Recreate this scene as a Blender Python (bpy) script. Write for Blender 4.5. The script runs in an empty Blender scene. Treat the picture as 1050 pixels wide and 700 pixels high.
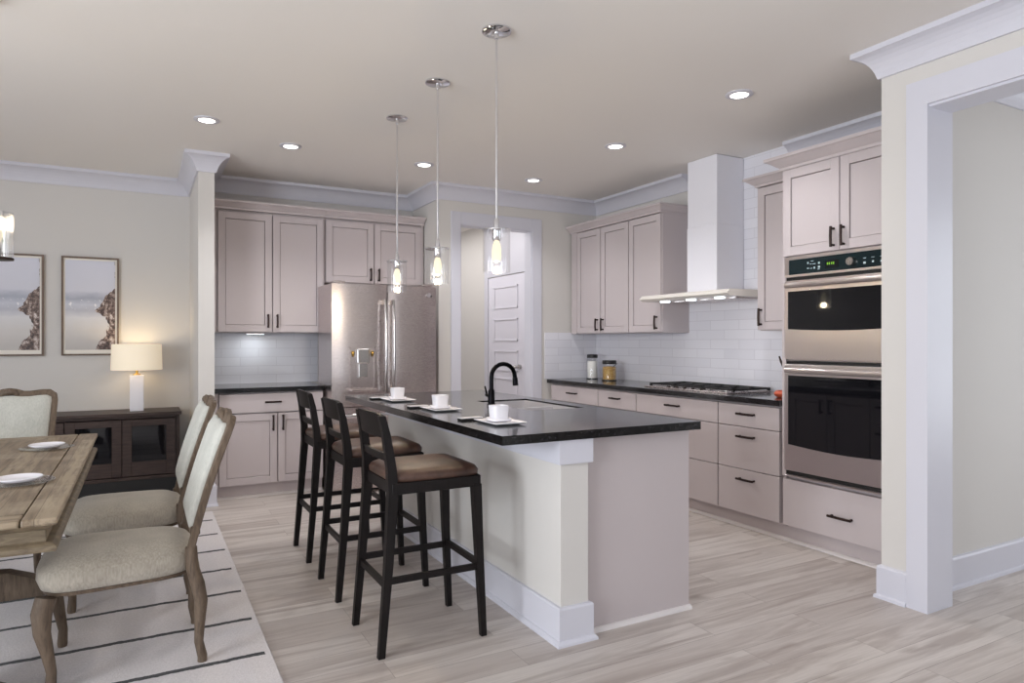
import bpy, bmesh, math, random
from mathutils import Vector, Matrix
random.seed(7)
D = bpy.data; COL = bpy.context.scene.collection; SC = bpy.context.scene
R = math.radians; PI = math.pi

# ------------------------------------------------------------------ camera
F_PX = 693.7
cam_d = D.cameras.new('camera'); cam = D.objects.new('camera', cam_d); COL.objects.link(cam)
cam_d.sensor_width = 36.0; cam_d.lens = F_PX * 36.0 / 1050.0; cam_d.clip_start = 0.05
cam.location = (0, 0, 1.285); cam.rotation_euler = (R(90), 0, -R(28.698))
SC.camera = cam
# ------------------------------------------------------------------ view / world
vs = SC.view_settings; vs.view_transform = 'Standard'; vs.look = 'None'; vs.gamma = 1.0; vs.use_curve_mapping = False
vs.exposure = 0.0
world = D.worlds.new('sky'); SC.world = world; world.use_nodes = True
bg = world.node_tree.nodes['Background']; bg.inputs['Color'].default_value = (0.80, 0.88, 1.0, 1); bg.inputs['Strength'].default_value = 1.2
# ------------------------------------------------------------------ daylight just outside the window openings, added fill in the halls
def area(name, loc, rot, sx, sy, power, col):
    l = D.lights.new(name, 'AREA'); l.shape = 'RECTANGLE'; l.size = sx; l.size_y = sy; l.energy = power; l.color = col
    o = D.objects.new(name, l); o.location = loc; o.rotation_euler = rot; COL.objects.link(o); return o
DAY = (0.90, 0.95, 1.0)
area('daylight_left_near', (-3.86, 0.6, 1.30), (0, R(-97), 0), 2.1, 2.4, 285, DAY)
area('daylight_left_far', (-3.86, 3.3, 1.30), (0, R(-97), 0), 2.1, 2.4, 55, DAY)
area('daylight_behind', (-1.3, -3.26, 1.30), (R(100), 0, 0), 2.6, 2.1, 22, DAY)
area('daylight_behind_far', (1.9, -3.26, 1.30), (R(100), 0, 0), 2.2, 2.1, 16, DAY)
area('hall_fill', (6.26, 0.2, 1.45), (0, R(90), 0), 2.1, 2.0, 60, DAY)  # added fill for the hall wall, its source is unseen
area('pantry_hall_fill', (3.0, 7.4, 2.70), (0, 0, 0), 0.7, 2.4, 22, (1.0, 0.98, 0.98))  # added fill without a fixture, brightens the pantry hall door

# ------------------------------------------------------------------ materials
def s2l(c): return tuple(((v/255.0)/12.92 if v/255.0 <= 0.04045 else ((v/255.0+0.055)/1.055)**2.4) for v in c) + (1.0,)
class NT:
    def __init__(s, name):
        s.m = D.materials.new(name); s.m.use_nodes = True; s.t = s.m.node_tree; s.p = s.t.nodes['Principled BSDF']
        s.out = s.t.nodes['Material Output']
    def n(s, typ, **kw):
        nd = s.t.nodes.new(typ)
        for k, v in kw.items():
            if k.startswith('i_'):
                key = k[2:]; key = int(key) if key.isdigit() else key.replace('_', ' ')
                s.set(nd.inputs[key], v)
            else: setattr(nd, k, v)
        return nd
    def set(s, inp, v):
        if isinstance(v, bpy.types.NodeSocket): s.t.links.new(v, inp)
        else: inp.default_value = v
    def math(s, op, a, b=0.0, c=None):
        nd = s.n('ShaderNodeMath', operation=op); s.set(nd.inputs[0], a); s.set(nd.inputs[1], b)
        if c is not None: s.set(nd.inputs[2], c)
        return nd.outputs[0]
    def mix(s, f, a, b):
        nd = s.n('ShaderNodeMix', data_type='RGBA'); s.set(nd.inputs[0], f); s.set(nd.inputs[6], a); s.set(nd.inputs[7], b); return nd.outputs[2]
    def ramp(s, f, stops):
        nd = s.n('ShaderNodeValToRGB'); s.set(nd.inputs[0], f); e = nd.color_ramp.elements
        while len(e) < len(stops): e.new(0.5)
        for el, (p, c) in zip(e, stops):
            el.position = p; el.color = c if isinstance(c, tuple) else (c, c, c, 1)
        return nd.outputs[0]
    def noise(s, vec, scale, detail=3.0, rough=0.5, dist=0.0):
        nd = s.n('ShaderNodeTexNoise'); s.set(nd.inputs['Vector'], vec); nd.inputs['Scale'].default_value = scale
        nd.inputs['Detail'].default_value = detail; nd.inputs['Roughness'].default_value = rough; nd.inputs['Distortion'].default_value = dist
        return nd.outputs[0]
    def mapping(s, vec, scale=(1, 1, 1), loc=(0, 0, 0), rot=(0, 0, 0)):
        nd = s.n('ShaderNodeMapping'); s.set(nd.inputs[0], vec); nd.inputs['Scale'].default_value = scale
        nd.inputs['Location'].default_value = loc; nd.inputs['Rotation'].default_value = rot; return nd.outputs[0]
    def bump(s, h, strength=0.2, dist=0.01):
        nd = s.n('ShaderNodeBump'); s.set(nd.inputs['Height'], h); nd.inputs['Strength'].default_value = strength; nd.inputs['Distance'].default_value = dist
        s.t.links.new(nd.outputs[0], s.p.inputs['Normal'])
    def base(s, c): s.set(s.p.inputs['Base Color'], c)
    def val(s, **kw):
        for k, v in kw.items(): s.set(s.p.inputs[k.replace('_', ' ')], v)
        return s
    def pos(s): return s.n('ShaderNodeNewGeometry').outputs['Position']
    def obj(s): return s.n('ShaderNodeTexCoord').outputs['Object']
    def gen(s): return s.n('ShaderNodeTexCoord').outputs['Generated']

def paint(name, col, rough=0.55, var=0.03, scale=6.0, bump=0.0):
    n = NT(name); c = s2l(col); c2 = tuple(v*(1-var) for v in c[:3]) + (1,)
    f = n.noise(n.obj(), scale, 3); n.base(n.mix(f, c2, c)); n.val(Roughness=rough)
    if bump: n.bump(n.noise(n.obj(), 180, 2), bump, 0.002)
    return n.m
def metal(name, col, rough=0.3, brushed=None):
    n = NT(name); n.base(s2l(col)); n.val(Metallic=1.0, Roughness=rough)
    if brushed:
        f = n.noise(n.mapping(n.obj(), brushed), 40, 3); n.set(n.p.inputs['Roughness'], n.math('MULTIPLY_ADD', f, 0.12, rough-0.06))
    else:
        f = n.noise(n.obj(), 30, 2); n.set(n.p.inputs['Roughness'], n.math('MULTIPLY_ADD', f, 0.05, rough-0.02))
    return n.m
M = {}
M['wall'] = paint('wall_paint', (211, 207, 203), 0.7, 0.02, 2, 0.04)
M['ceiling'] = paint('ceiling_paint', (236, 232, 228), 0.85, 0.02, 1.5)
M['trim'] = paint('white_trim_paint', (209, 208, 217), 0.4, 0.015)
M['cab'] = paint('greige_cabinet_lacquer', (195, 185, 186), 0.36, 0.02)
M['shoe'] = paint('pale_shoe_moulding', (226, 220, 219), 0.4, 0.01)
M['cab_dark'] = paint('greige_cabinet_shadow_gap', (120, 110, 110), 0.6)
M['door_white'] = paint('white_door_paint', (224, 222, 232), 0.4, 0.01)
M['steel'] = metal('brushed_stainless', (204, 194, 192), 0.27, (1, 1, 60))
M['steel_h'] = metal('brushed_stainless_horizontal', (214, 206, 206), 0.30, (60, 60, 1))
M['chrome'] = metal('polished_chrome', (225, 225, 228), 0.08)
M['nickel'] = metal('brushed_nickel', (190, 186, 184), 0.22)
M['brass'] = metal('warm_brass', (196, 158, 82), 0.25)
M['bronze'] = metal('dark_bronze_pull', (58, 48, 46), 0.42)
M['black_metal'] = metal('black_faucet_metal', (26, 25, 28), 0.32)
M['iron'] = paint('black_cast_iron', (22, 21, 22), 0.5, 0.2, 40)
M['porcelain'] = paint('white_porcelain', (240, 238, 244), 0.15, 0.01)
M['hood'] = paint('white_hood_enamel', (232, 231, 238), 0.28, 0.01)
M['hood_glass'] = paint('cream_hood_rim', (232, 226, 218), 0.2, 0.01)
n = NT('black_oven_glass'); n.base((0.006, 0.006, 0.008, 1)); n.val(Roughness=n.math('MULTIPLY_ADD', n.noise(n.obj(), 5), 0.01, 0.03)); n.p.inputs['Specular IOR Level'].default_value = 0.45; M['black_glass'] = n.m
n = NT('teal_black_control_glass'); n.base(n.mix(n.noise(n.obj(), 8), s2l((10, 26, 30)), s2l((16, 38, 42)))); n.val(Roughness=0.12); M['control'] = n.m
n = NT('matte_black_napkin'); n.base(n.mix(n.noise(n.obj(), 60), s2l((18, 17, 19)), s2l((34, 32, 34)))); n.val(Roughness=0.9); M['napkin'] = n.m
n = NT('panel_marks'); n.base(s2l((190, 205, 208))); n.val(Roughness=0.4); M['marks'] = n.m
n = NT('green_clock_digits'); n.base((0, 0, 0, 1)); n.val(Emission_Color=s2l((150, 220, 60)), Emission_Strength=0.8); M['digits'] = n.m

def emis(name, col, st):
    n = NT(name); n.base((0.02, 0.02, 0.02, 1)); n.val(Emission_Color=s2l(col), Emission_Strength=st); return n.m
M['can_glow'] = emis('recessed_lamp_glow', (255, 250, 240), 6.0)
M['bulb'] = emis('filament_bulb_glow', (255, 243, 208), 1.25)
M['puck'] = emis('puck_lamp_glow', (235, 248, 255), 4.0)
n = NT('lamp_shade_linen')
f = n.noise(n.mapping(n.obj(), (1, 1, 20)), 30, 2)
n.base(n.mix(f, s2l((230, 218, 196)), s2l((242, 232, 212)))); n.val(Roughness=0.9, Emission_Color=s2l((255, 234, 204)), Emission_Strength=0.32); M['shade'] = n.m

def thin_glass(name, tint=(0.985, 0.985, 0.985, 1), gloss=0.10, rib=0):
    m = D.materials.new(name); m.use_nodes = True; t = m.node_tree; t.nodes.clear()
    o = t.nodes.new('ShaderNodeOutputMaterial'); tr = t.nodes.new('ShaderNodeBsdfTransparent'); tr.inputs[0].default_value = tint
    g = t.nodes.new('ShaderNodeBsdfGlossy'); g.inputs['Roughness'].default_value = 0.03
    lw = t.nodes.new('ShaderNodeLayerWeight'); lw.inputs['Blend'].default_value = 0.35
    ma = t.nodes.new('ShaderNodeMath'); ma.operation = 'MULTIPLY_ADD'; ma.inputs[1].default_value = 0.16; ma.inputs[2].default_value = gloss
    t.links.new(lw.outputs['Facing'], ma.inputs[0])
    mx = t.nodes.new('ShaderNodeMixShader'); t.links.new(ma.outputs[0], mx.inputs[0]); t.links.new(tr.outputs[0], mx.inputs[1]); t.links.new(g.outputs[0], mx.inputs[2])
    t.links.new(mx.outputs[0], o.inputs[0])
    return m
M['glass'] = thin_glass('clear_glass', gloss=0.03)
M['ribbed_glass'] = thin_glass('ribbed_glass', gloss=0.26)
M['window_glass'] = thin_glass('window_glass', gloss=0.02)

# floor: light grey-beige oak boards along X
n = NT('light_oak_plank_floor'); P = n.pos()
br = n.n('ShaderNodeTexBrick', offset=0.37, offset_frequency=2); n.set(br.inputs['Vector'], P)
br.inputs['Color1'].default_value = (0, 0, 0, 1); br.inputs['Color2'].default_value = (1, 1, 1, 1); br.inputs['Mortar'].default_value = (0.5, 0.5, 0.5, 1)
br.inputs['Scale'].default_value = 1; br.inputs['Mortar Size'].default_value = 0.0012; br.inputs['Brick Width'].default_value = 1.35; br.inputs['Row Height'].default_value = 0.155; br.inputs['Mortar Smooth'].default_value = 0.1
bw = n.n('ShaderNodeRGBToBW'); n.t.links.new(br.outputs[0], bw.inputs[0]); rnd = bw.outputs[0]
sx = n.n('ShaderNodeSeparateXYZ'); n.set(sx.inputs[0], P)
cx = n.n('ShaderNodeCombineXYZ'); n.set(cx.inputs[0], n.math('MULTIPLY', sx.outputs[0], 1.1)); n.set(cx.inputs[1], n.math('MULTIPLY', sx.outputs[1], 13.0)); n.set(cx.inputs[2], n.math('MULTIPLY', rnd, 37.0))
g1 = n.noise(cx.outputs[0], 0.95, 6, 0.58, 0.9)
cx2 = n.n('ShaderNodeCombineXYZ'); n.set(cx2.inputs[0], n.math('MULTIPLY', sx.outputs[0], 3.0)); n.set(cx2.inputs[1], n.math('MULTIPLY', sx.outputs[1], 60.0)); n.set(cx2.inputs[2], n.math('MULTIPLY', rnd, 11.0))
g2 = n.noise(cx2.outputs[0], 2.0, 4, 0.6)
c = n.mix(rnd, s2l((190, 180, 174)), s2l((212, 204, 198)))
c = n.mix(n.ramp(g1, [(0.34, 0.75), (0.54, 0.0)]), c, s2l((158, 145, 138)))
c = n.mix(n.math('MULTIPLY', n.ramp(g2, [(0.35, 1.0), (0.65, 0.0)]), 0.25), c, s2l((158, 147, 142)))
kn = n.noise(n.mapping(P, (1.0, 3.2, 1)), 2.3, 2, 0.5)
c = n.mix(n.ramp(kn, [(0.66, 0.0), (0.80, 0.75)]), c, s2l((124, 106, 96)))
c = n.mix(n.math('MULTIPLY', br.outputs['Fac'], 0.55), c, s2l((104, 92, 86)))
n.base(c); n.val(Roughness=n.math('MULTIPLY_ADD', g1, 0.2, 0.32)); n.p.inputs['Specular IOR Level'].default_value = 0.4
n.bump(n.math('SUBTRACT', g2, n.math('MULTIPLY', br.outputs['Fac'], 2.0)), 0.12, 0.002); M['floor'] = n.m

def tile_mat(name, axis):
    n = NT(name); sx = n.n('ShaderNodeSeparateXYZ'); n.set(sx.inputs[0], n.pos())
    cx = n.n('ShaderNodeCombineXYZ'); n.set(cx.inputs[0], sx.outputs[axis]); n.set(cx.inputs[1], n.math('SUBTRACT', sx.outputs[2], 0.907))
    br = n.n('ShaderNodeTexBrick', offset=0.5); n.set(br.inputs['Vector'], cx.outputs[0])
    br.inputs['Color1'].default_value = s2l((222, 221, 229)); br.inputs['Color2'].default_value = s2l((229, 228, 235)); br.inputs['Mortar'].default_value = s2l((206, 204, 212))
    br.inputs['Scale'].default_value = 1; br.inputs['Mortar Size'].default_value = 0.0022; br.inputs['Brick Width'].default_value = 0.31; br.inputs['Row Height'].default_value = 0.079; br.inputs['Mortar Smooth'].default_value = 0.3
    n.base(br.outputs[0]); n.val(Roughness=0.16)
    n.bump(n.math('ADD', n.math('MULTIPLY', br.outputs['Fac'], -1.0), n.math('MULTIPLY', n.noise(cx.outputs[0], 9, 2), 0.5)), 0.25, 0.002); return n.m
M['tile_x'] = tile_mat('white_subway_tile_side', 1); M['tile_y'] = tile_mat('white_subway_tile_back', 0)

# black speckled granite
n = NT('black_speckled_granite'); v = n.n('ShaderNodeTexVoronoi'); n.set(v.inputs['Vector'], n.obj()); v.inputs['Scale'].default_value = 210
f = n.noise(n.obj(), 120, 3, 0.6)
c = n.mix(n.ramp(f, [(0.58, 0.0), (0.66, 1.0)]), s2l((5, 5, 6)), s2l((64, 62, 68)))
c = n.mix(n.ramp(v.outputs['Distance'], [(0.08, 1.0), (0.16, 0.0)]), c, s2l((92, 90, 98)))
n.base(c); n.val(Roughness=0.25, Coat_Weight=0.6, Coat_Roughness=0.09, Coat_IOR=1.5); n.p.inputs['Specular IOR Level'].default_value = 0.3; M['granite'] = n.m

def wood(name, a, b, sc=(14, 14, 1.2), rough=0.55, spec=0.4, streak=6):
    n = NT(name); f = n.noise(n.mapping(n.obj(), sc), streak, 5, 0.62, 0.5); f2 = n.noise(n.mapping(n.obj(), tuple(v*4 for v in sc)), streak, 2)
    c = n.mix(n.ramp(f, [(0.3, 0.0), (0.7, 1.0)]), s2l(a), s2l(b)); c = n.mix(n.math('MULTIPLY', f2, 0.25), c, s2l(a)); n.base(c)
    n.val(Roughness=rough); n.p.inputs['Specular IOR Level'].default_value = spec; n.bump(f, 0.12, 0.003); return n.m
M['stool_wood'] = wood('espresso_stool_wood', (14, 10, 10), (25, 19, 19), rough=0.5, spec=0.25)
M['sideboard'] = wood('dark_walnut', (44, 33, 31), (78, 62, 57), (1.2, 14, 14), 0.45)
M['chair_wood'] = wood('weathered_oak', (78, 64, 53), (122, 105, 88), (12, 12, 2), 0.6)
def table_mat(name, along):
    n = NT(name); P = n.obj(); sx = n.n('ShaderNodeSeparateXYZ'); n.set(sx.inputs[0], P)
    u, v = (sx.outputs[1], sx.outputs[0]) if along == 'y' else (sx.outputs[0], sx.outputs[1])
    cx = n.n('ShaderNodeCombineXYZ'); n.set(cx.inputs[0], u); n.set(cx.inputs[1], v)
    br = n.n('ShaderNodeTexBrick', offset=0.4); n.set(br.inputs['Vector'], cx.outputs[0])
    br.inputs['Color1'].default_value = (0, 0, 0, 1); br.inputs['Color2'].default_value = (1, 1, 1, 1); br.inputs['Mortar'].default_value = (0, 0, 0, 1)
    br.inputs['Scale'].default_value = 1; br.inputs['Mortar Size'].default_value = 0.001; br.inputs['Brick Width'].default_value = 1.3; br.inputs['Row Height'].default_value = 0.11
    cg = n.n('ShaderNodeCombineXYZ'); n.set(cg.inputs[0], n.math('MULTIPLY', u, 2.2)); n.set(cg.inputs[1], n.math('MULTIPLY', v, 26.0)); n.set(cg.inputs[2], n.math('MULTIPLY', sx.outputs[2], 26.0))
    f = n.noise(cg.outputs[0], 2.2, 6, 0.65, 0.4); g = n.noise(P, 5, 3)
    c = n.mix(br.outputs[0], s2l((128, 111, 90)), s2l((160, 144, 121)))
    c = n.mix(n.ramp(f, [(0.34, 0.85), (0.56, 0.0)]), c, s2l((92, 77, 62)))
    c = n.mix(n.ramp(g, [(0.5, 0.0), (0.72, 0.45)]), c, s2l((184, 170, 148)))
    n.base(n.mix(n.math('MULTIPLY', br.outputs['Fac'], 0.7), c, s2l((70, 58, 48)))); n.val(Roughness=0.48); n.bump(f, 0.2, 0.003); return n.m
M['table_wood'] = table_mat('weathered_table_boards', 'y'); M['table_end'] = table_mat('weathered_table_end_boards', 'x')
M['table_apron'] = wood('weathered_shaded_apron', (84, 72, 58), (136, 121, 98), (3, 3, 14), 0.55)  # weathered wood darkened, the recess shade is put into the colour
M['frame_wood'] = wood('brown_picture_frame', (92, 76, 66), (128, 108, 94), rough=0.5)
def fabric(name, a, b, sc=150, rough=0.95, sheen=0.2):
    n = NT(name); f = n.noise(n.mapping(n.obj(), (1, 1, .25)), sc, 2); g = n.noise(n.obj(), 6, 3)
    n.base(n.mix(n.ramp(n.math('MULTIPLY_ADD', g, 0.5, n.math('MULTIPLY', f, 0.5)), [(0.3, 0.0), (0.7, 1.0)]), s2l(a), s2l(b))); n.val(Roughness=rough, Sheen_Weight=sheen)
    n.bump(f, 0.35, 0.002); return n.m
M['linen'] = fabric('oatmeal_linen', (148, 140, 128), (194, 185, 171))
M['linen_back'] = fabric('pale_linen', (168, 168, 160), (200, 199, 191))
n = NT('brown_stool_leather'); f = n.noise(n.obj(), 7, 5, 0.6); n.base(n.mix(n.ramp(f, [(0.35, 0.0), (0.7, 1.0)]), s2l((56, 38, 32)), s2l((100, 74, 62)))); n.val(Roughness=0.42); n.bump(n.noise(n.obj(), 150, 2), 0.15, 0.001); M['leather'] = n.m

# rug: ivory pile with thin wavering black stripes along X
n = NT('ivory_striped_rug'); sx = n.n('ShaderNodeSeparateXYZ'); P = n.pos(); n.set(sx.inputs[0], P)
w = n.math('MULTIPLY_ADD', n.noise(n.mapping(P, (6, 0.2, 1)), 2, 3), 0.02, -0.01)
yy = n.math('ADD', n.math('SUBTRACT', sx.outputs[1], 2.135), w)
fr = n.math('PINGPONG', yy, 0.196)
st = n.math('LESS_THAN', n.math('ABSOLUTE', n.math('SUBTRACT', fr, 0.0)), n.math('MULTIPLY_ADD', n.noise(P, 50, 2), 0.010, 0.0095))
edge = n.math('LESS_THAN', n.math('ADD', sx.outputs[0], n.math('MULTIPLY', n.noise(P, 9, 2), 0.02)), 0.455)
f = n.noise(P, 90, 3, 0.7)
c = n.mix(f, s2l((190, 183, 184)), s2l((232, 226, 227))); n.base(n.mix(n.math('MULTIPLY', st, edge), c, s2l((12, 10, 16))))
n.val(Roughness=1.0, Sheen_Weight=0.2); n.bump(n.noise(P, 160, 3, 0.7), 0.6, 0.006); M['rug'] = n.m

# framed beach photograph
n = NT('coast_print'); sx = n.n('ShaderNodeSeparateXYZ'); G = n.gen(); n.set(sx.inputs[0], G); X, Z = sx.outputs[0], sx.outputs[2]
zz = n.math('MULTIPLY_ADD', n.noise(n.mapping(G, (1, 1, 5)), 3, 3), 0.08, n.math('SUBTRACT', Z, 0.04))
sky = n.ramp(zz, [(0.0, s2l((186, 180, 176))), (0.22, s2l((204, 199, 196))), (0.36, s2l((214, 212, 214))), (0.44, s2l((182, 182, 192))), (0.50, s2l((196, 198, 208))), (0.58, s2l((162, 165, 180))), (0.66, s2l((206, 206, 216))), (1.0, s2l((212, 212, 224)))])
foam = n.noise(n.mapping(G, (4, 1, 7)), 3.5, 4)
zf = n.math('MULTIPLY', n.math('COMPARE', Z, 0.50, 0.06), n.ramp(foam, [(0.60, 0.0), (0.66, 1.0)]))
sky = n.mix(zf, sky, s2l((238, 236, 238)))
bnd = n.ramp(Z, [(0.0, 0.60), (0.08, 0.66), (0.14, 0.80), (0.28, 0.86), (0.37, 0.80), (0.44, 0.60), (0.50, 0.68), (0.60, 0.80), (0.70, 1.0)])
rock = n.math('GREATER_THAN', n.math('ADD', X, n.math('MULTIPLY_ADD', n.noise(G, 9, 4, 0.7), 0.22, -0.11)), bnd)
rf = n.noise(n.mapping(G, (1, 1, 1.6)), 9, 6, 0.8)
rc = n.ramp(rf, [(0.38, s2l((30, 20, 22))), (0.48, s2l((92, 70, 62))), (0.55, s2l((158, 138, 128))), (0.62, s2l((222, 212, 208)))])
n.base(n.mix(rock, sky, rc)); n.val(Roughness=0.35); M['print'] = n.m
M['mat'] = paint('cream_picture_mat', (238, 232, 222), 0.8)
n = NT('golden_pasta'); v = n.n('ShaderNodeTexVoronoi'); n.set(v.inputs['Vector'], n.obj()); v.inputs['Scale'].default_value = 90
n.base(n.ramp(v.outputs['Distance'], [(0.1, s2l((226, 196, 120))), (0.6, s2l((172, 128, 52)))])); n.val(Roughness=0.6); M['pasta'] = n.m
M['flour'] = paint('white_flour', (238, 236, 232), 0.95)
M['lid'] = paint('black_jar_lid', (22, 21, 24), 0.4)
M['orange'] = paint('orange_red_glaze', (204, 92, 62), 0.3)
M['sink'] = metal('sink_steel', (205, 203, 207), 0.6); M['sink'].node_tree.nodes['Principled BSDF'].inputs['Metallic'].default_value = 0.6
M['dark_wood_handle'] = paint('dark_spoon_handle', (52, 36, 34), 0.5)

# ------------------------------------------------------------------ mesh builder
class B:
    def __init__(s): s.bm = bmesh.new()
    def box(s, x0, x1, y0, y1, z0, z1, bev=0.0, seg=1):
        a = (min(x0, x1), min(y0, y1), min(z0, z1)); b = (max(x0, x1), max(y0, y1), max(z0, z1))
        vs = [s.bm.verts.new((p[0], p[1], p[2])) for p in [(a[0],a[1],a[2]),(b[0],a[1],a[2]),(b[0],b[1],a[2]),(a[0],b[1],a[2]),(a[0],a[1],b[2]),(b[0],a[1],b[2]),(b[0],b[1],b[2]),(a[0],b[1],b[2])]]
        fs = [s.bm.faces.new([vs[i] for i in q]) for q in ((0,3,2,1),(4,5,6,7),(0,1,5,4),(1,2,6,5),(2,3,7,6),(3,0,4,7))]
        if bev > 0:
            ed = set(e for f in fs for e in f.edges)
            bmesh.ops.bevel(s.bm, geom=list(ed), offset=bev, segments=seg, profile=0.5, affect='EDGES')
        return s
    def rings(s, rs, cap=True, closed=False):
        vv = [[s.bm.verts.new(p) for p in r] for r in rs]; n_ = len(vv[0])
        m = len(vv)
        for i in range(m if closed else m-1):
            A, C = vv[i], vv[(i+1) % m]
            for j in range(n_): s.bm.faces.new((A[j], A[(j+1) % n_], C[(j+1) % n_], C[j]))
        if cap and not closed:
            s.bm.faces.new(list(reversed(vv[0]))); s.bm.faces.new(vv[-1])
        return s
    def lathe(s, prof, c=(0, 0, 0), n_=24, cap=True):
        rs = [[(c[0]+r*math.cos(2*PI*k/n_), c[1]+r*math.sin(2*PI*k/n_), c[2]+z) for k in range(n_)] for r, z in prof]
        return s.rings(rs, cap)
    def cyl(s, p0, p1, r0, r1=None, n_=16):
        return s.tube([p0, p1], [r0, r0 if r1 is None else r1], n_)
    def tube(s, pts, rad, n_=10, cap=True, closed=False, sec=None):
        pts = [Vector(p) for p in pts]; N = len(pts)
        if not isinstance(rad, (list, tuple)): rad = [rad]*N
        rs = []; up = None
        for i, p in enumerate(pts):
            if closed: t = pts[(i+1) % N]-pts[i-1]
            else: t = pts[min(i+1, N-1)]-pts[max(i-1, 0)]
            t.normalize()
            if up is None:
                up = Vector((0, 0, 1)) if abs(t.z) < 0.9 else Vector((1, 0, 0))
            u = t.cross(up)
            if u.length < 1e-5: u = t.cross(Vector((0, 1, 0)))
            u.normalize(); w = u.cross(t).normalized(); up = w
            r = rad[i]; rx, ry = r if isinstance(r, tuple) else (r, r)
            if sec: rs.append([tuple(p+u*(a*rx)+w*(b*ry)) for a, b in sec])
            else: rs.append([tuple(p+u*(math.cos(2*PI*k/n_)*rx)+w*(math.sin(2*PI*k/n_)*ry)) for k in range(n_)])
        return s.rings(rs, cap, closed)
    def prism(s, poly, axis, a0, a1):
        def P(u, v, a): return {'x': (a, u, v), 'y': (u, a, v), 'z': (u, v, a)}[axis]
        return s.rings([[P(u, v, a0) for u, v in poly], [P(u, v, a1) for u, v in poly]])
    def sweep(s, path, prof, side=1):
        """profile (outward, z) along an XY polyline with mitred corners; outward = side * right-hand normal"""
        rs = []; N = len(path)
        for i in range(N):
            def nrm(a, b):
                d = Vector((b[0]-a[0], b[1]-a[1])).normalized(); return Vector((d.y, -d.x))*side
            if i == 0: m = nrm(path[0], path[1])
            elif i == N-1: m = nrm(path[-2], path[-1])
            else:
                a, b = nrm(path[i-1], path[i]), nrm(path[i], path[i+1]); m = (a+b)/(1+a.dot(b))
            rs.append([(path[i][0]+m.x*o, path[i][1]+m.y*o, z) for o, z in prof])
        return s.rings(rs)
    def f(s, face, a0, a1, n0, n1, z0, z1, bev=0.0, seg=1):
        k, c = face
        if k == 'x': return s.box(c-n0, c-n1, a0, a1, z0, z1, bev, seg)
        if k == 'X': return s.box(c+n0, c+n1, a0, a1, z0, z1, bev, seg)
        return s.box(a0, a1, c-n0, c-n1, z0, z1, bev, seg)
    def xform(s, m): bmesh.ops.transform(s.bm, matrix=m, verts=s.bm.verts); return s
def fp(face, a, n, z):
    k, c = face
    return (c-n, a, z) if k == 'x' else (c+n, a, z) if k == 'X' else (a, c-n, z)

def origin_of(o):
    v = Vector((0, 0, 0))
    while o is not None: v += o.location; o = o.parent
    return v
def link(name, b, mat, parent=None, smooth=False, loc=None, angle=40):
    bmesh.ops.recalc_face_normals(b.bm, faces=b.bm.faces)
    off = origin_of(parent) if parent else Vector(loc or (0, 0, 0))
    if off.length: bmesh.ops.translate(b.bm, vec=-off, verts=b.bm.verts)
    me = D.meshes.new(name); b.bm.to_mesh(me); b.bm.free()
    me.materials.append(mat)
    if smooth:
        for p in me.polygons: p.use_smooth = True
        try: me.set_sharp_from_angle(angle=R(angle))
        except Exception: pass
    o = D.objects.new(name, me); COL.objects.link(o)
    if parent: o.parent = parent
    else: o.location = off
    return o
def tag(o, label=None, cat=None, group=None, kind=None):
    if label: o['label'] = label
    if cat: o['category'] = cat
    if group: o['group'] = group
    if kind: o['kind'] = kind
    return o
def thing(name, label, cat, loc, group=None):
    o = D.objects.new(name, None); o.empty_display_size = 0.1; COL.objects.link(o); o.location = loc
    return tag(o, label, cat, group)
def struct(name, b, mat, parent=None, smooth=False):
    o = link(name, b, mat, parent, smooth)
    if not parent: o['kind'] = 'structure'
    return o
def copy_tree(o, parent=None):
    c = o.copy(); COL.objects.link(c); c.parent = parent
    for ch in list(o.children): copy_tree(ch, c)
    return c

# ================================================================== THE SETTING
CZ = 2.74
struct('floor', B().box(-3.72, 6.1, -3.1, 9.6, -0.1, 0.0), M['floor'])
struct('ceiling', B().box(-3.72, 6.1, -3.1, 9.6, CZ, CZ+0.1), M['ceiling'])
def wall_with_holes(plane, c0, c1, a0, a1, holes):
    b = B(); cuts = sorted(holes); cur = a0
    def bx(u0, u1, z0, z1):
        if u1-u0 < 1e-4: return
        if plane == 'x': b.box(c0, c1, u0, u1, z0, z1)
        else: b.box(u0, u1, c0, c1, z0, z1)
    for h0, h1, hz0, hz1 in cuts:
        bx(cur, h0, 0, CZ)
        if hz0 > 0: bx(h0, h1, 0, hz0)
        bx(h0, h1, hz1, CZ); cur = h1
    bx(cur, a1, 0, CZ); return b
struct('wall_dining', B().box(-3.72, 0.5, 6.83, 6.95, 0, CZ), M['wall'])
struct('wall_partition', B().box(0.385, 0.5, 5.76, 6.83, 0, CZ), M['wall'])
struct('wall_fridge', B().box(0.5, 2.41, 6.5, 6.62, 0, CZ), M['wall'])
b = wall_with_holes('y', 5.82, 5.94, 2.41, 4.2, [(2.63, 3.41, 0, 2.39)]); b.box(2.41, 2.53, 5.94, 9.0, 0, CZ)
struct('wall_pantry', b, M['wall'])
struct('wall_range', B().box(4.2, 4.32, 2.09, 5.94, 0, CZ), M['wall'])
struct('wall_opening', wall_with_holes('x', 3.26, 3.44, -3.0, 2.09, [(-1.2, 1.87, 0, 2.405)]), M['wall'])
struct('wall_hall', B().box(3.44, 6.1, 1.99, 2.09, 0, CZ), M['wall'])
struct('wall_left', wall_with_holes('x', -3.72, -3.6, -3.0, 6.83, [(-0.6, 1.8, 0.4, 2.4), (2.1, 4.5, 0.4, 2.4)]), M['wall'])
struct('wall_behind', wall_with_holes('y', -3.12, -3.0, -3.72, 6.1, [(-2.6, 0.0, 0.4, 2.4), (0.8, 3.0, 0.4, 2.4)]), M['wall'])
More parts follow.
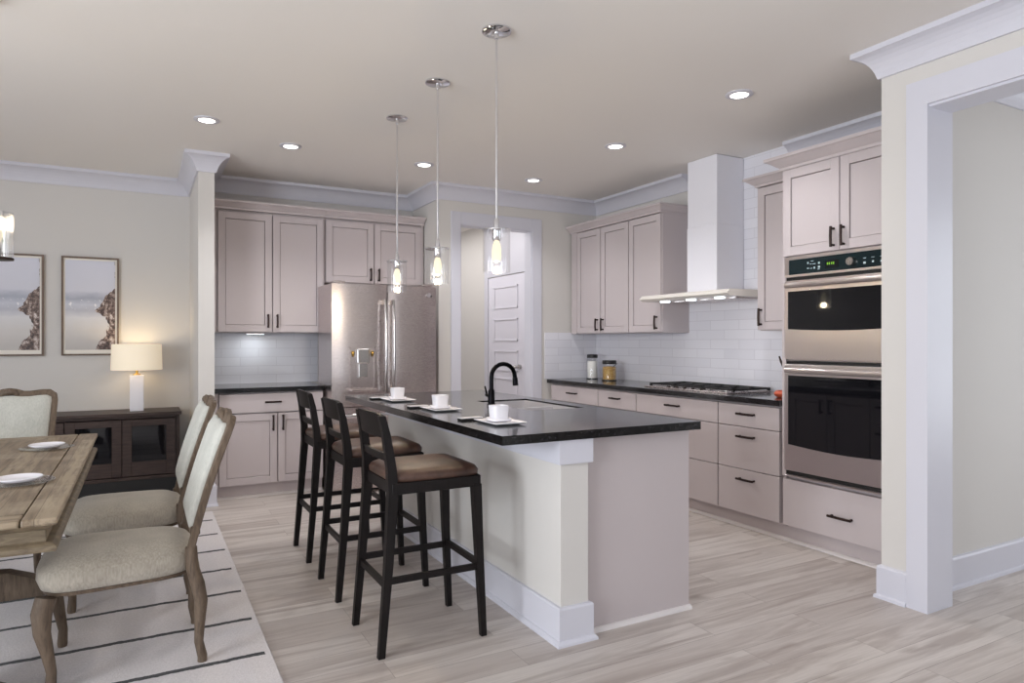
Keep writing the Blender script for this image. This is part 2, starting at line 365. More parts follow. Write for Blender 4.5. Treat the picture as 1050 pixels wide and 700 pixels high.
struct('wall_hall_far', wall_with_holes('x', 6.0, 6.12, -3.0, 1.99, [(-0.8, 1.2, 0.4, 2.4)]), M['wall'])
# small hall behind the pantry opening: its right-hand wall carries the panelled door
struct('wall_pantry_side', B().box(3.74, 3.86, 5.94, 9.5, 0, CZ), M['wall'])
struct('wall_pantry_end', B().box(2.53, 3.74, 9.5, 9.6, 0, CZ), M['wall'])
# windows
def window(name, plane, c, a0, a1, z0, z1, mull=1):
    b = B(); t = 0.07
    def bx(u0, u1, w0, w1, zz0, zz1):
        if plane == 'x': b.box(c+w0, c+w1, u0, u1, zz0, zz1)
        else: b.box(u0, u1, c+w0, c+w1, zz0, zz1)
    bx(a0, a1, -0.03, 0.03, z0, z0+t); bx(a0, a1, -0.03, 0.03, z1-t, z1); bx(a0, a0+t, -0.03, 0.03, z0+t, z1-t); bx(a1-t, a1, -0.03, 0.03, z0+t, z1-t)
    am = (a0+a1)/2; bx(am-0.03, am+0.03, -0.03, 0.03, z0+t, z1-t); bx(a0+t, am-0.03, -0.02, 0.02, (z0+z1)/2-0.02, (z0+z1)/2+0.02); bx(am+0.03, a1-t, -0.02, 0.02, (z0+z1)/2-0.02, (z0+z1)/2+0.02)
    w = struct(name, b, M['trim'])
    g = B()
    if plane == 'x': g.box(c-0.004, c+0.004, a0+t*0.5, a1-t*0.5, z0+t*0.5, z1-t*0.5)
    else: g.box(a0+t*0.5, a1-t*0.5, c-0.004, c+0.004, z0+t*0.5, z1-t*0.5)
    link('pane', g, M['window_glass'], w); return w
window('window_1', 'x', -3.66, -0.6, 1.8, 0.4, 2.4); window('window_2', 'x', -3.66, 2.1, 4.5, 0.4, 2.4)
window('window_3', 'y', -3.06, -2.6, 0.0, 0.4, 2.4); window('window_4', 'y', -3.06, 0.8, 3.0, 0.4, 2.4); window('added_hall_window', 'x', 6.06, -0.8, 1.2, 0.4, 2.4)  # the hall window is unseen, added so the hall wall gets light
# ceiling crown
CR = [(0.0, 2.602), (0.013, 2.602), (0.016, 2.612), (0.021, 2.630), (0.029, 2.650), (0.041, 2.671), (0.056, 2.689), (0.074, 2.703), (0.094, 2.712), (0.102, 2.714), (0.102, 2.74), (0.0, 2.74)]
struct('trim_1', B().sweep([(-3.6, 6.83), (0.385, 6.83), (0.385, 5.76), (0.5, 5.76), (0.5, 6.5), (2.41, 6.5), (2.41, 5.82), (4.2, 5.82), (4.2, 4.43)], CR), M['trim'])
struct('trim_2', B().sweep([(4.2, 3.38), (4.2, 2.09)], CR), M['trim'])
struct('trim_3', B().sweep([(3.60, 2.09), (3.26, 2.09), (3.26, -3.0)], CR), M['trim'])
struct('trim_4', B().sweep([(3.44, 1.99), (6.0, 1.99)], CR), M['trim'])
# casings
cas = B().box(3.245, 3.26, 1.855, 1.956, 0, 2.525).box(3.245, 3.26, -1.2, 1.855, 2.4045, 2.525)
cas.box(3.26, 3.44, 1.855, 1.8695, 0, 2.392).box(3.26, 3.44, -1.2, 1.8695, 2.392, 2.4045).box(3.44, 3.455, 1.855, 1.97, 0, 2.5).box(3.44, 3.455, -1.2, 1.855, 2.4045, 2.5)
struct('trim_5', cas, M['trim'])
cas = B().box(2.532, 2.632, 5.805, 5.82, 0, 2.505, 0.003).box(3.408, 3.52, 5.805, 5.82, 0, 2.505, 0.003).box(2.632, 3.408, 5.805, 5.82, 2.388, 2.505, 0.003)
cas.box(2.629, 2.64, 5.82, 5.94, 0, 2.388).box(3.4, 3.41, 5.82, 5.94, 0, 2.388).box(2.64, 3.4, 5.82, 5.94, 2.38, 2.389)
struct('trim_6', cas, M['trim'])
# white surround on the pantry hall wall and its five-panel door
sur = B().box(3.715, 3.74, 5.95, 6.50, 0, CZ).box(3.715, 3.74, 7.40, 7.50, 0, CZ).box(3.715, 3.74, 6.50, 7.40, 2.06, CZ)
struct('trim_7', sur, M['trim'])
d = B().box(3.722, 3.74, 6.51, 7.39, 0.01, 2.05)
for z0, z1 in ((0.12, 0.48), (0.56, 0.86), (0.94, 1.18), (1.29, 1.55), (1.67, 1.93)):
    fr = [(6.66, 7.24, z0, z0+0.018), (6.66, 7.24, z1-0.018, z1), (6.66, 6.678, z0, z1), (7.222, 7.24, z0, z1)]
    for a0, a1, c0, c1 in fr: d.box(3.714, 3.723, a0, a1, c0, c1, 0.002)
do = struct('door_1', d, M['door_white'])
link('door_handle', B().cyl((3.722, 6.60, 1.0), (3.69, 6.60, 1.0), 0.026).cyl((3.69, 6.60, 1.0), (3.665, 6.60, 1.0), 0.011).lathe([(0.004, -0.02), (0.022, -0.012), (0.027, 0), (0.022, 0.012), (0.004, 0.02)], (3.65, 6.60, 1.0), 16), M['nickel'], do, True)
# baseboards
BB = [(0.0, 0.0), (0.028, 0.0), (0.026, 0.014), (0.0165, 0.020), (0.0165, 0.152), (0.012, 0.162), (0.0, 0.166)]
struct('baseboard_dining', B().sweep([(-3.6, 6.83), (0.385, 6.83), (0.385, 5.76), (0.5, 5.76), (0.5, 5.89)], BB), M['trim'])
struct('baseboard_pantry', B().sweep([(2.41, 5.96), (2.41, 5.82), (2.532, 5.82)], BB), M['trim'])
struct('baseboard_opening', B().sweep([(3.33, 2.09), (3.26, 2.09), (3.26, 1.956)], BB), M['trim'])
struct('baseboard_hall', B().sweep([(3.455, 1.99), (6.0, 1.99)], BB), M['trim'])
struct('baseboard_left', B().sweep([(-3.6, -3.0), (-3.6, 6.83)], BB), M['trim'])
# tile
struct('wall_tile_range', B().box(4.192, 4.2, 2.985, 5.82, 0.907, 1.40).box(4.192, 4.2, 3.40, 4.44, 1.40, CZ), M['tile_x'])
struct('wall_tile_pantry', B().box(3.56, 4.192, 5.812, 5.82, 0.907, 1.375), M['tile_y'])
struct('wall_tile_fridge', B().box(0.5, 1.46, 6.492, 6.5, 0.907, 1.38), M['tile_y'])

# ================================================================== CABINET PARTS
def shaker(b, face, a0, a1, z0, z1, n0=0.0, rail=0.058, t=0.020):
    b.f(face, a0, a0+rail, n0-0.014, n0+t, z0, z1, 0.0015); b.f(face, a1-rail, a1, n0-0.014, n0+t, z0, z1, 0.0015)
    b.f(face, a0+rail, a1-rail, n0-0.014, n0+t, z1-rail, z1, 0.0015); b.f(face, a0+rail, a1-rail, n0-0.014, n0+t, z0, z0+rail, 0.0015)
    b.f(face, a0+rail+0.003, a1-rail-0.003, n0, n0+t-0.009, z0+rail+0.003, z1-rail-0.003, 0.0015); return b
def pull(face, a, z, parent, vertical=True, L=0.128, n0=0.020):
    b = B(); h = L/2
    if vertical:
        b.tube([fp(face, a, n0+0.030, z-h), fp(face, a, n0+0.033, z), fp(face, a, n0+0.030, z+h)], 0.0082, 8)
        for s in (-1, 1): b.cyl(fp(face, a, n0, z+s*(h-0.012)), fp(face, a, n0+0.031, z+s*(h-0.012)), 0.0075, 0.006, 8)
    else:
        b.tube([fp(face, a-h, n0+0.030, z), fp(face, a, n0+0.033, z), fp(face, a+h, n0+0.030, z)], 0.0082, 8)
        for s in (-1, 1): b.cyl(fp(face, a+s*(h-0.012), n0, z), fp(face, a+s*(h-0.012), n0+0.031, z), 0.0075, 0.006, 8)
    return link('handle', b, M['bronze'], parent, True)
def add_door(face, a0, a1, z0, z1, hx, hz, parent, L=0.118):
    d_ = link('door', shaker(B(), face, a0, a1, z0, z1), M['cab'], parent); pull(face, hx, hz, d_, True, L); return d_
def add_drawer(face, a0, a1, z0, z1, parent, L=0.15, hz=None):
    d_ = link('drawer', B().f(face, a0, a1, -0.024, 0.020, z0, z1, 0.002), M['cab'], parent); pull(face, (a0+a1)/2, (z1-0.062) if hz is None else hz, d_, False, L); return d_
def crown_prof(z0, z1, pr=0.06):
    h = z1-z0
    return [(0, z0), (0.010, z0), (0.012, z0+h*0.22), (0.022, z0+h*0.30), (pr*0.6, z0+h*0.55), (pr*0.85, z0+h*0.72), (pr, z0+h*0.76), (pr, z1), (0, z1)]

# ------------------------------------------------------------------ range-wall base cabinets (front face x = 3.62, doors proud to 3.60)
FX = ('x', 3.62); G_ = 0.005
def base_box(b, y0, y1, z1=0.868): return b.box(3.645, 4.19, y0, y1, 0.106, z1)
def toe(parent, y0, y1):
    link('toe_kick', B().box(3.665, 4.19, y0, y1, 0.0, 0.105), M['cab'], parent)
    link('shoe_moulding', B().prism([(3.665, 0.0), (3.643, 0.0), (3.645, 0.010), (3.655, 0.018), (3.665, 0.020)], 'y', y0, y1), M['shoe'], parent)
def drawer_base(y0, y1, label, zs, grp='base cabinets along the range wall'):
    t = thing('base_cabinet', label, 'cabinet', (3.9, (y0+y1)/2, 0), grp)
    link('body', base_box(B(), y0+0.0005, y1-0.0005), M['cab'], t)
    for z0, z1 in zs: add_drawer(FX, y0+G_, y1-G_, z0+G_/2, z1-G_/2, t, 0.145)
    toe(t, 2.9725 if y0 < 3 else y0+0.0005, y1-0.0005); return t
drawer_base(2.99, 3.523, 'narrow three-drawer greige base cabinet beside the oven tower', [(0.113, 0.413), (0.413, 0.703), (0.703, 0.857)])
drawer_base(3.523, 4.434, 'wide three-drawer greige base cabinet beneath the gas cooktop', [(0.113, 0.413), (0.413, 0.703), (0.703, 0.857)])
for y0, y1, lab in ((4.434, 4.968, 'greige drawer-and-door base cabinet below the pasta jar, next to the cooktop unit'), (4.968, 5.80, 'greige drawer-and-door base cabinet against the pantry wall')):
    t = thing('base_cabinet', lab, 'cabinet', (3.9, (y0+y1)/2, 0), 'base cabinets along the range wall')
    link('body', base_box(B(), y0+0.0005, y1-0.0005), M['cab'], t); yb = y1 if y1 < 5.5 else 5.76
    if y1 > 5.5: add_drawer(FX, y0+G_, yb-G_, 0.705, 0.855, t, 0.15)
    else: add_drawer(FX, y0+G_, yb-G_, 0.705, 0.855, t, 0.13)
    ym = (y0+yb)/2
    if y1 > 5.5:
        add_door(FX, y0+G_, ym-G_/2, 0.115, 0.70, ym-0.035, 0.60, t); add_door(FX, ym+G_/2, yb-G_, 0.115, 0.70, ym+0.035, 0.60, t)
    else: add_door(FX, y0+G_, yb-G_, 0.115, 0.70, y0+0.035, 0.60, t)
    toe(t, y0+0.0005, y1-0.0005)
tag(link('countertop', B().box(3.58, 4.191, 2.976, 5.811, 0.869, 0.907, 0.003), M['granite'], None, loc=(3.9, 4.4, 0.869)), 'long black speckled granite countertop along the range wall', 'countertop')

# ------------------------------------------------------------------ oven tower
t = thing('oven_cabinet', 'tall greige cabinet housing the wall ovens beside the cased opening', 'cabinet', (3.9, 2.54, 0))
y0, y1 = 2.095, 2.972
b = B().box(3.62, 4.19, y0, y0+0.018, 0.106, 2.385).box(3.62, 4.19, y1-0.018, y1, 0.106, 2.385).box(3.645, 4.19, y0+0.018, y1-0.018, 0.106, 0.43).box(3.645, 4.19, y0+0.018, y1-0.018, 1.815, 2.385).box(4.17, 4.19, y0+0.018, y1-0.018, 0.43, 1.815)
b.box(3.602, 3.62, y0, y0+0.028, 0.43, 1.822).box(3.602, 3.62, y1-0.028, y1, 0.43, 1.822)
link('body', b, M['cab'], t)
add_door(FX, 2.568, y1-G_, 1.826, 2.375, 2.602, 1.905, t, 0.122); add_door(FX, y0+G_, 2.562, 1.826, 2.375, 2.536, 1.905, t, 0.122)
d_ = link('drawer', B().f(FX, y0+G_, y1-G_, -0.022, 0.02, 0.118, 0.412, 0.002), M['cab'], t); pull(FX, 2.55, 0.252, d_, False, 0.15)
link('crown_moulding', B().sweep([(3.795, 2.972), (3.60, 2.972), (3.60, 2.095)], crown_prof(2.375, 2.455, 0.08), 1).box(3.60, 4.19, 2.095, 2.972, 2.375, 2.452), M['cab'], t)
link('toe_kick', B().box(3.665, 4.19, y0, y1, 0.0, 0.105), M['cab'], t)
link('shoe_moulding', B().prism([(3.665, 0.0), (3.643, 0.0), (3.645, 0.010), (3.655, 0.018), (3.665, 0.020)], 'y', y0, y1), M['shoe'], t)

FO = ('x', 3.60); oy0, oy1 = 2.135, 2.935
# upper oven
t = thing('wall_oven', 'upper stainless wall oven with dark control panel and round dial', 'oven', (3.85, 2.535, 1.15), 'built-in ovens in the tall cabinet')
link('body', B().box(3.60, 4.10, oy0+0.01, oy1-0.01, 1.165, 1.812), M['steel_h'], t)
fas = B().f(FO, oy0, oy1, 0, 0.022, 1.795, 1.814, 0.001).f(FO, oy0, oy1, 0, 0.022, 1.688, 1.703, 0.001).f(FO, oy1-0.032, oy1, 0, 0.022, 1.703, 1.795).f(FO, oy0, oy0+0.032, 0, 0.022, 1.703, 1.795)
link('fascia', fas, M['steel_h'], t)
cp = link('control_panel', B().f(FO, oy0+0.032, oy1-0.032, 0, 0.019, 1.703, 1.795), M['control'], t)
for (a, z, w, h) in [(2.765, 1.766, .010, .012), (2.745, 1.758, .012, .004), (2.722, 1.757, .020, .004), (2.765, 1.733, .012, .006), (2.742, 1.731, .016, .003), (2.720, 1.733, .010, .012), (2.688, 1.759, .012, .012), (2.688, 1.735, .014, .012), (2.690, 1.722, .014, .004), (2.735, 1.775, .018, .003),
                     (2.395, 1.757, .018, .003), (2.345, 1.757, .018, .003), (2.395, 1.730, .014, .012), (2.345, 1.733, .010, .010), (2.295, 1.757, .018, .003), (2.295, 1.730, .012, .010), (2.245, 1.757, .018, .003), (2.245, 1.730, .012, .010)]:
    link('button_mark', B().f(FO, a-w/2, a+w/2, 0.0188, 0.0198, z-h/2, z+h/2), M['marks'], cp)
link('display', B().f(FO, 2.555, 2.645, 0.0188, 0.0196, 1.722, 1.768), M['black_glass'], cp)
dg = B()
for a in (2.630, 2.618, 2.602, 2.590): dg.f(FO, a-0.0035, a+0.0035, 0.0194, 0.0202, 1.742, 1.756)
link('clock_digits', dg, M['digits'], cp)
link('dial', B().cyl(fp(FO, 2.475, 0.019, 1.746), fp(FO, 2.475, 0.040, 1.746), 0.026, 0.023, 24).f(FO, 2.470, 2.480, 0.038, 0.046, 1.724, 1.768, 0.002), M['nickel'], cp, True)
def oven_door(parent, z0, z1, wz0, wz1, hz, sag):
    dr = link('door', B().f(FO, oy0, oy1, 0, 0.026, z0, z1, 0.004), M['steel_h'], parent)
    N = 14; a0, a1 = oy0+0.032, oy1-0.032; poly = [(a0, wz1), (a1, wz1)]
    for k in range(N+1):
        u = k/N; poly.append((a1+(a0-a1)*u, wz0-sag*math.sin(PI*u)))
    link('window', B().prism(poly, 'x', 3.60-0.0255, 3.60-0.0285), M['black_glass'], dr)
    hb = B().tube([fp(FO, oy0+0.030, 0.050, hz), fp(FO, (oy0+oy1)/2, 0.058, hz), fp(FO, oy1-0.030, 0.050, hz)], [(0.017, 0.017)]*3, 14)
    for a in (oy0+0.04, oy1-0.04): hb.f(FO, a-0.014, a+0.014, 0.024, 0.050, hz-0.010, hz+0.010, 0.003)
    link('handle', hb, M['steel_h'], dr, True); return dr
link('vent_gap', B().f(FO, oy0+0.005, oy1-0.005, 0, 0.008, 1.668, 1.688), M['iron'], t)
oven_door(t, 1.172, 1.666, 1.362, 1.598, 1.636, 0.012)
# lower oven
t = thing('wall_oven', 'lower stainless wall oven with large black glass door below the control-panel oven', 'oven', (3.85, 2.535, 0.44), 'built-in ovens in the tall cabinet')
link('body', B().box(3.60, 4.10, oy0+0.01, oy1-0.01, 0.445, 1.160), M['steel_h'], t)
link('vent_gap', B().f(FO, oy0+0.005, oy1-0.005, 0, 0.008, 1.144, 1.160), M['iron'], t)
oven_door(t, 0.474, 1.142, 0.640, 1.072, 1.106, 0.018)
link('bottom_vent', B().f(FO, oy0+0.004, oy1-0.004, 0, 0.010, 0.448, 0.472), M['iron'], t)
link('vent_strip', B().f(FO, oy0, oy1, 0, 0.018, 0.434, 0.444, 0.002), M['steel_h'], t)

# ------------------------------------------------------------------ range-wall upper cabinets
UX = ('x', 3.89)
t = thing('wall_cabinet', 'three-door greige wall cabinet in the corner above the jars', 'cabinet', (4.04, 5.1, 1.36), 'wall cabinets on the range wall')
link('body', B().box(3.906, 4.19, 4.454, 5.80, 1.362, 2.385).box(3.892, 4.19, 4.436, 4.454, 1.362, 2.385), M['cab'], t)
add_door(UX, 5.305, 5.70, 1.368, 2.378, 5.342, 1.447, t); add_door(UX, 4.880, 5.293, 1.368, 2.378, 5.252, 1.447, t); add_door(UX, 4.442, 4.866, 1.368, 2.378, 4.484, 1.447, t)
link('filler_strip', B().f(UX, 5.706, 5.80, 0, 0.018, 1.362, 2.385), M['cab'], t)
link('crown_moulding', B().sweep([(4.19, 4.436), (3.87, 4.436), (3.87, 5.81)], crown_prof(2.385, 2.452, 0.07), -1).box(3.87, 4.19, 4.436, 5.80, 2.385, 2.448), M['cab'], t)
t = thing('wall_cabinet', 'narrow single-door greige wall cabinet tucked between hood and oven tower', 'cabinet', (4.04, 3.19, 1.36), 'wall cabinets on the range wall')
link('body', B().box(3.906, 4.19, 2.975, 3.413, 1.362, 2.385), M['cab'], t)
add_door(UX, 2.981, 3.407, 1.368, 2.378, 3.372, 1.458, t, 0.125)
link('crown_moulding', B().sweep([(3.87, 2.975), (3.87, 3.413), (4.19, 3.413)], crown_prof(2.385, 2.452, 0.07), -1).box(3.87, 4.19, 2.975, 3.413, 2.385, 2.448), M['cab'], t)

# ------------------------------------------------------------------ fridge wall cabinets (front y = 6.17)
UY = ('y', 6.19)
t = thing('wall_cabinet', 'tall two-door greige wall cabinet above the short tiled counter by the partition', 'cabinet', (1.0, 6.34, 1.36), 'wall cabinets on the fridge wall')
link('body', B().box(0.503, 1.436, 6.206, 6.49, 1.362, 2.42).box(0.503, 0.552, 6.19, 6.206, 1.362, 2.42).box(1.436, 1.452, 6.19, 6.49, 1.362, 2.42), M['cab'], t)
add_door(UY, 0.562, 0.996, 1.368, 2.385, 0.962, 1.462, t); add_door(UY, 1.004, 1.438, 1.368, 2.385, 1.038, 1.462, t)
link('crown_moulding', B().sweep([(1.452, 6.17), (0.503, 6.17)], crown_prof(2.405, 2.475, 0.07), -1).box(0.503, 1.452, 6.17, 6.49, 2.405, 2.471), M['cab'], t)
t = thing('wall_cabinet', 'short two-door greige wall cabinet above the refrigerator', 'cabinet', (1.92, 6.34, 1.82), 'wall cabinets on the fridge wall')
link('body', B().box(1.454, 2.395, 6.206, 6.49, 1.82, 2.42).box(2.379, 2.395, 6.172, 6.206, 1.82, 2.42), M['cab'], t)
add_door(UY, 1.462, 1.906, 1.826, 2.385, 1.872, 1.905, t); add_door(UY, 1.914, 2.375, 1.826, 2.385, 1.950, 1.905, t)
link('crown_moulding', B().sweep([(2.40, 6.17), (1.454, 6.17)], crown_prof(2.405, 2.475, 0.07), -1).box(1.454, 2.40, 6.17, 6.49, 2.405, 2.471), M['cab'], t)
BY = ('y', 5.91)
t = thing('base_cabinet', 'greige base cabinet with one drawer and two doors left of the refrigerator', 'cabinet', (0.95, 6.2, 0))
link('body', B().box(0.503, 1.374, 5.936, 6.49, 0.106, 0.868).box(0.503, 0.537, 5.90, 5.936, 0.106, 0.868), M['cab'], t)
add_drawer(BY, 0.545, 1.370, 0.700, 0.855, t, 0.13, 0.785)
add_door(BY, 0.545, 0.992, 0.115, 0.690, 0.958, 0.612, t, 0.13); add_door(BY, 1.000, 1.370, 0.115, 0.690, 1.036, 0.612, t, 0.13)
link('toe_kick', B().box(0.503, 1.374, 5.95, 6.49, 0, 0.105), M['cab'], t)
link('shoe_moulding', B().prism([(5.95, 0.0), (5.928, 0.0), (5.930, 0.010), (5.940, 0.018), (5.95, 0.020)], 'x', 0.503, 1.374), M['shoe'], t)
tag(link('countertop', B().box(0.503, 1.378, 5.865, 6.491, 0.869, 0.907, 0.003), M['granite'], None, loc=(0.95, 6.2, 0.869)), 'short black granite countertop below the under-cabinet light', 'countertop')
b = B().box(0.80, 0.96, 6.30, 6.36, 1.350, 1.3615, 0.003)
t = tag(link('under_cabinet_lamp', b, M['steel'], None, loc=(0.88, 6.33, 1.35)), 'small lit lamp bar under the wall cabinet over the short counter', 'lamp')
link('diffuser', B().box(0.81, 0.95, 6.31, 6.35, 1.348, 1.3505), M['puck'], t)

# ------------------------------------------------------------------ refrigerator
t = thing('refrigerator', 'stainless french-door refrigerator with ice and water dispenser', 'refrigerator', (1.85, 6.05, 0))
link('body', B().box(1.39, 2.305, 5.70, 6.165, 0.02, 1.775, 0.004), M['steel'], t)
def bowed_door(x0, x1, z0, z1, y=5.63, bow=0.012, yb=5.695):
    N = 10; poly = [(x1, yb), (x0, yb), (x0, y+bow)]
    for k in range(N+1):
        u = k/N; poly.append((x0+0.004+(x1-x0-0.008)*u, y+bow*(2*u-1)**4))
    poly.append((x1, y+bow)); return B().prism(poly, 'z', z0, z1)
ld = link('door', bowed_door(1.382, 1.855, 0.738, 1.77), M['steel'], t, True, angle=30); rd = link('door', bowed_door(1.865, 2.312, 0.738, 1.77), M['steel'], t, True, angle=30)
fz = link('drawer', bowed_door(1.382, 2.312, 0.06, 0.728), M['steel'], t, True, angle=30)
for x, dd in ((1.824, ld), (1.896, rd)):
    b = B().tube([(x, 5.585, 1.64), (x, 5.572, 1.60), (x, 5.560, 1.45), (x, 5.557, 1.25), (x, 5.560, 1.05), (x, 5.572, 0.90), (x, 5.585, 0.86)], [(0.015, 0.011)]*7, 14)
    for z in (1.62, 0.88): b.box(x-0.010, x+0.010, 5.58, 5.634, z-0.02, z+0.02, 0.004)
    link('handle', b, M['nickel'], dd, True)
b = B().tube([(1.42, 5.575, 0.665), (1.85, 5.555, 0.665), (2.27, 5.575, 0.665)], [(0.012, 0.018)]*3, 14)
for x in (1.46, 2.23): b.box(x-0.02, x+0.02, 5.57, 5.634, 0.653, 0.677, 0.004)
link('handle', b, M['chrome'], fz, True)
# dispenser recess frame, nozzle block, paddle, tray
dp = link('dispenser', B().box(1.528, 1.536, 5.616, 5.634, 0.875, 1.235).box(1.738, 1.746, 5.616, 5.634, 0.875, 1.235).box(1.528, 1.746, 5.616, 5.634, 1.227, 1.24).box(1.536, 1.738, 5.627, 5.634, 0.875, 1.227), M['steel'], ld)
link('dispenser_nozzle', B().box(1.585, 1.690, 5.590, 5.630, 1.10, 1.225, 0.008).box(1.60, 1.675, 5.600, 5.63, 0.985, 1.10, 0.004), M['nickel'], dp)
link('dispenser_paddle', B().box(1.612, 1.620, 5.612, 5.625, 0.99, 1.09).box(1.655, 1.663, 5.612, 5.625, 0.99, 1.09), M['iron'], dp)
link('dispenser_tray', B().box(1.526, 1.748, 5.560, 5.630, 0.860, 0.890, 0.010, 2), M['steel'], dp)
for x in (1.556, 1.722): link('dispenser_glint', B().lathe([(0.003, -0.035), (0.009, -0.02), (0.013, 0.0), (0.010, 0.010), (0.004, 0.014)], (x, 5.612, 1.19), 14), M['brass'], dp, True)  # brass-coloured beads stand in for warm glints beside the nozzle
link('badge', B().cyl((2.235, 5.632, 1.695), (2.235, 5.622, 1.695), 0.022, 0.020, 20), M['chrome'], rd, True)
link('badge_mark', B().cyl((2.262, 5.632, 1.687), (2.262, 5.6265, 1.687), 0.007, 0.007, 10), M['iron'], rd)
for x in (1.40, 2.19): link('hinge_cover', B().box(x, x+0.10, 5.66, 5.78, 1.775, 1.795, 0.004), M['steel'], t)
link('foot', B().box(1.42, 2.28, 5.74, 6.12, 0.0, 0.03), M['iron'], t)

# ------------------------------------------------------------------ range hood
t = thing('range_hood', 'white chimney range hood with thin flared canopy above the cooktop', 'range hood', (4.0, 3.98, 1.6))
link('chimney', B().box(3.90, 4.19, 3.827, 4.147, 1.664, 2.738, 0.004).box(3.897, 4.19, 3.824, 4.150, 1.664, 2.20, 0.003), M['hood'], t)
b = B().prism([(3.66, 1.632), (3.66, 1.640), (3.69, 1.664), (4.19, 1.668), (4.19, 1.615), (3.70, 1.615)], 'y', 3.492, 4.462)
link('canopy', b, M['hood_glass'], t)
for y in (3.68, 3.98, 4.28):
    link('hood_lamp', B().cyl((3.78, y, 1.616), (3.78, y, 1.606), 0.040, 0.040, 20), M['puck'], t, True)
link('filter', B().box(3.86, 4.16, 3.60, 4.36, 1.608, 1.616), M['steel'], t)
link('control_strip', B().box(3.684, 3.692, 4.10, 4.20, 1.645, 1.655), M['iron'], t)

# ------------------------------------------------------------------ cooktop
t = thing('gas_cooktop', 'stainless gas cooktop with black cast-iron grates on the range counter', 'cooktop', (3.93, 3.98, 0.907))
link('base', B().box(3.69, 4.14, 3.52, 4.44, 0.907, 0.917, 0.003), M['steel'], t)
for y0 in (3.53, 3.835, 4.14):
    g = B(); y1 = y0+0.29; x0, x1 = 3.76, 4.13; z = 0.934; r = 0.0085
    for (p, q) in (((x0, y0), (x1, y0)), ((x0, y1), (x1, y1)), ((x0, y0), (x0, y1)), ((x1, y0), (x1, y1)), ((x0, (y0+y1)/2), (x1, (y0+y1)/2)), (((x0+x1)/2, y0), ((x0+x1)/2, y1))):
        g.box(min(p[0], q[0])-r, max(p[0], q[0])+r, min(p[1], q[1])-r, max(p[1], q[1])+r, z-0.007, z+0.006)
    for x in (x0, x1):
        for y in (y0, y1): g.box(x-0.009, x+0.009, y-0.009, y+0.009, 0.917, z)
    link('grate', g, M['iron'], t)
for x, y, r in ((3.85, 3.675, 0.045), (4.04, 3.675, 0.038), (3.95, 3.98, 0.058), (3.85, 4.285, 0.038), (4.04, 4.285, 0.045)):
    bu = link('burner', B().lathe([(r, 0), (r, 0.008), (r*0.85, 0.012)], (x, y, 0.917), 20), M['nickel'], t, True)
    link('burner_cap', B().lathe([(r*0.72, 0.0), (r*0.72, 0.006), (r*0.6, 0.009)], (x, y, 0.929), 20), M['iron'], bu, True)
for k in range(5):
    link('knob', B().lathe([(0.014, 0), (0.013, 0.010), (0.010, 0.012)], (3.715, 3.80+k*0.09, 0.917), 16), M['bronze'], t, True)

# ------------------------------------------------------------------ jars and counter things
def jar(name, label, x, y, r, h, fill, mat_fill, clasp):
    t = thing(name, label, 'jar', (x, y, 0.907))
    link('glass', B().lathe([(r*0.9, 0.0), (r, 0.006), (r, h*0.86), (r*0.9, h*0.93), (r*0.9, h), (r*0.84, h), (r*0.84, h*0.92), (r*0.93, h*0.85), (r*0.93, 0.010), (r*0.2, 0.008)], (x, y, 0.907), 28), M['glass'], t, True)
    link('contents', B().lathe([(r*0.88, 0.011), (r*0.90, 0.02), (r*0.90, fill*0.95), (r*0.8, fill), (0.01, fill+0.004)], (x, y, 0.907), 24), mat_fill, t, True)
    link('lid', B().lathe([(r*0.94, h), (r*0.96, h+0.004), (r*0.96, h+0.030), (r*0.9, h+0.036), (0.01, h+0.038)], (x, y, 0.907), 28), M['lid'], t, True)
    link('base_ring', B().lathe([(r*1.01, 0.0005), (r*1.01, 0.008), (r*0.99, 0.009)], (x, y, 0.907), 24), M['lid'], t, True)
    if clasp: link('clasp', B().tube([(x, y-r*0.9, 0.907+h*0.86), (x+0.01, y-r*1.25, 0.907+h*0.98), (x+0.01, y-r*1.5, 0.907+h+0.008)], 0.003, 6), M['lid'], t)
    return t
jar('flour_jar', 'tall glass jar of white flour with black lid on the range counter', 3.99, 5.60, 0.056, 0.212, 0.180, M['flour'], False)
jar('pasta_jar', 'squat glass jar of golden pasta with black clip lid on the range counter', 3.97, 5.29, 0.071, 0.160, 0.135, M['pasta'], True)
t = thing('utensil_crock', 'small orange-red crock holding a dark spoon beside the oven tower', 'crock', (3.80, 3.135, 0.907))
link('crock', B().lathe([(0.030, 0), (0.048, 0.010), (0.055, 0.026), (0.046, 0.042), (0.038, 0.047), (0.034, 0.045), (0.042, 0.026), (0.028, 0.010), (0.005, 0.008)], (3.80, 3.135, 0.907), 24), M['orange'], t, True)
link('spoon', B().tube([(3.80, 3.125, 0.920), (3.81, 3.10, 1.01), (3.80, 3.105, 1.08), (3.80, 3.125, 1.11), (3.80, 3.146, 1.15), (3.80, 3.160, 1.185)], [0.004, 0.004, 0.005, (0.008, 0.006), (0.009, 0.006), (0.006, 0.005)], 8), M['dark_wood_handle'], t, True)

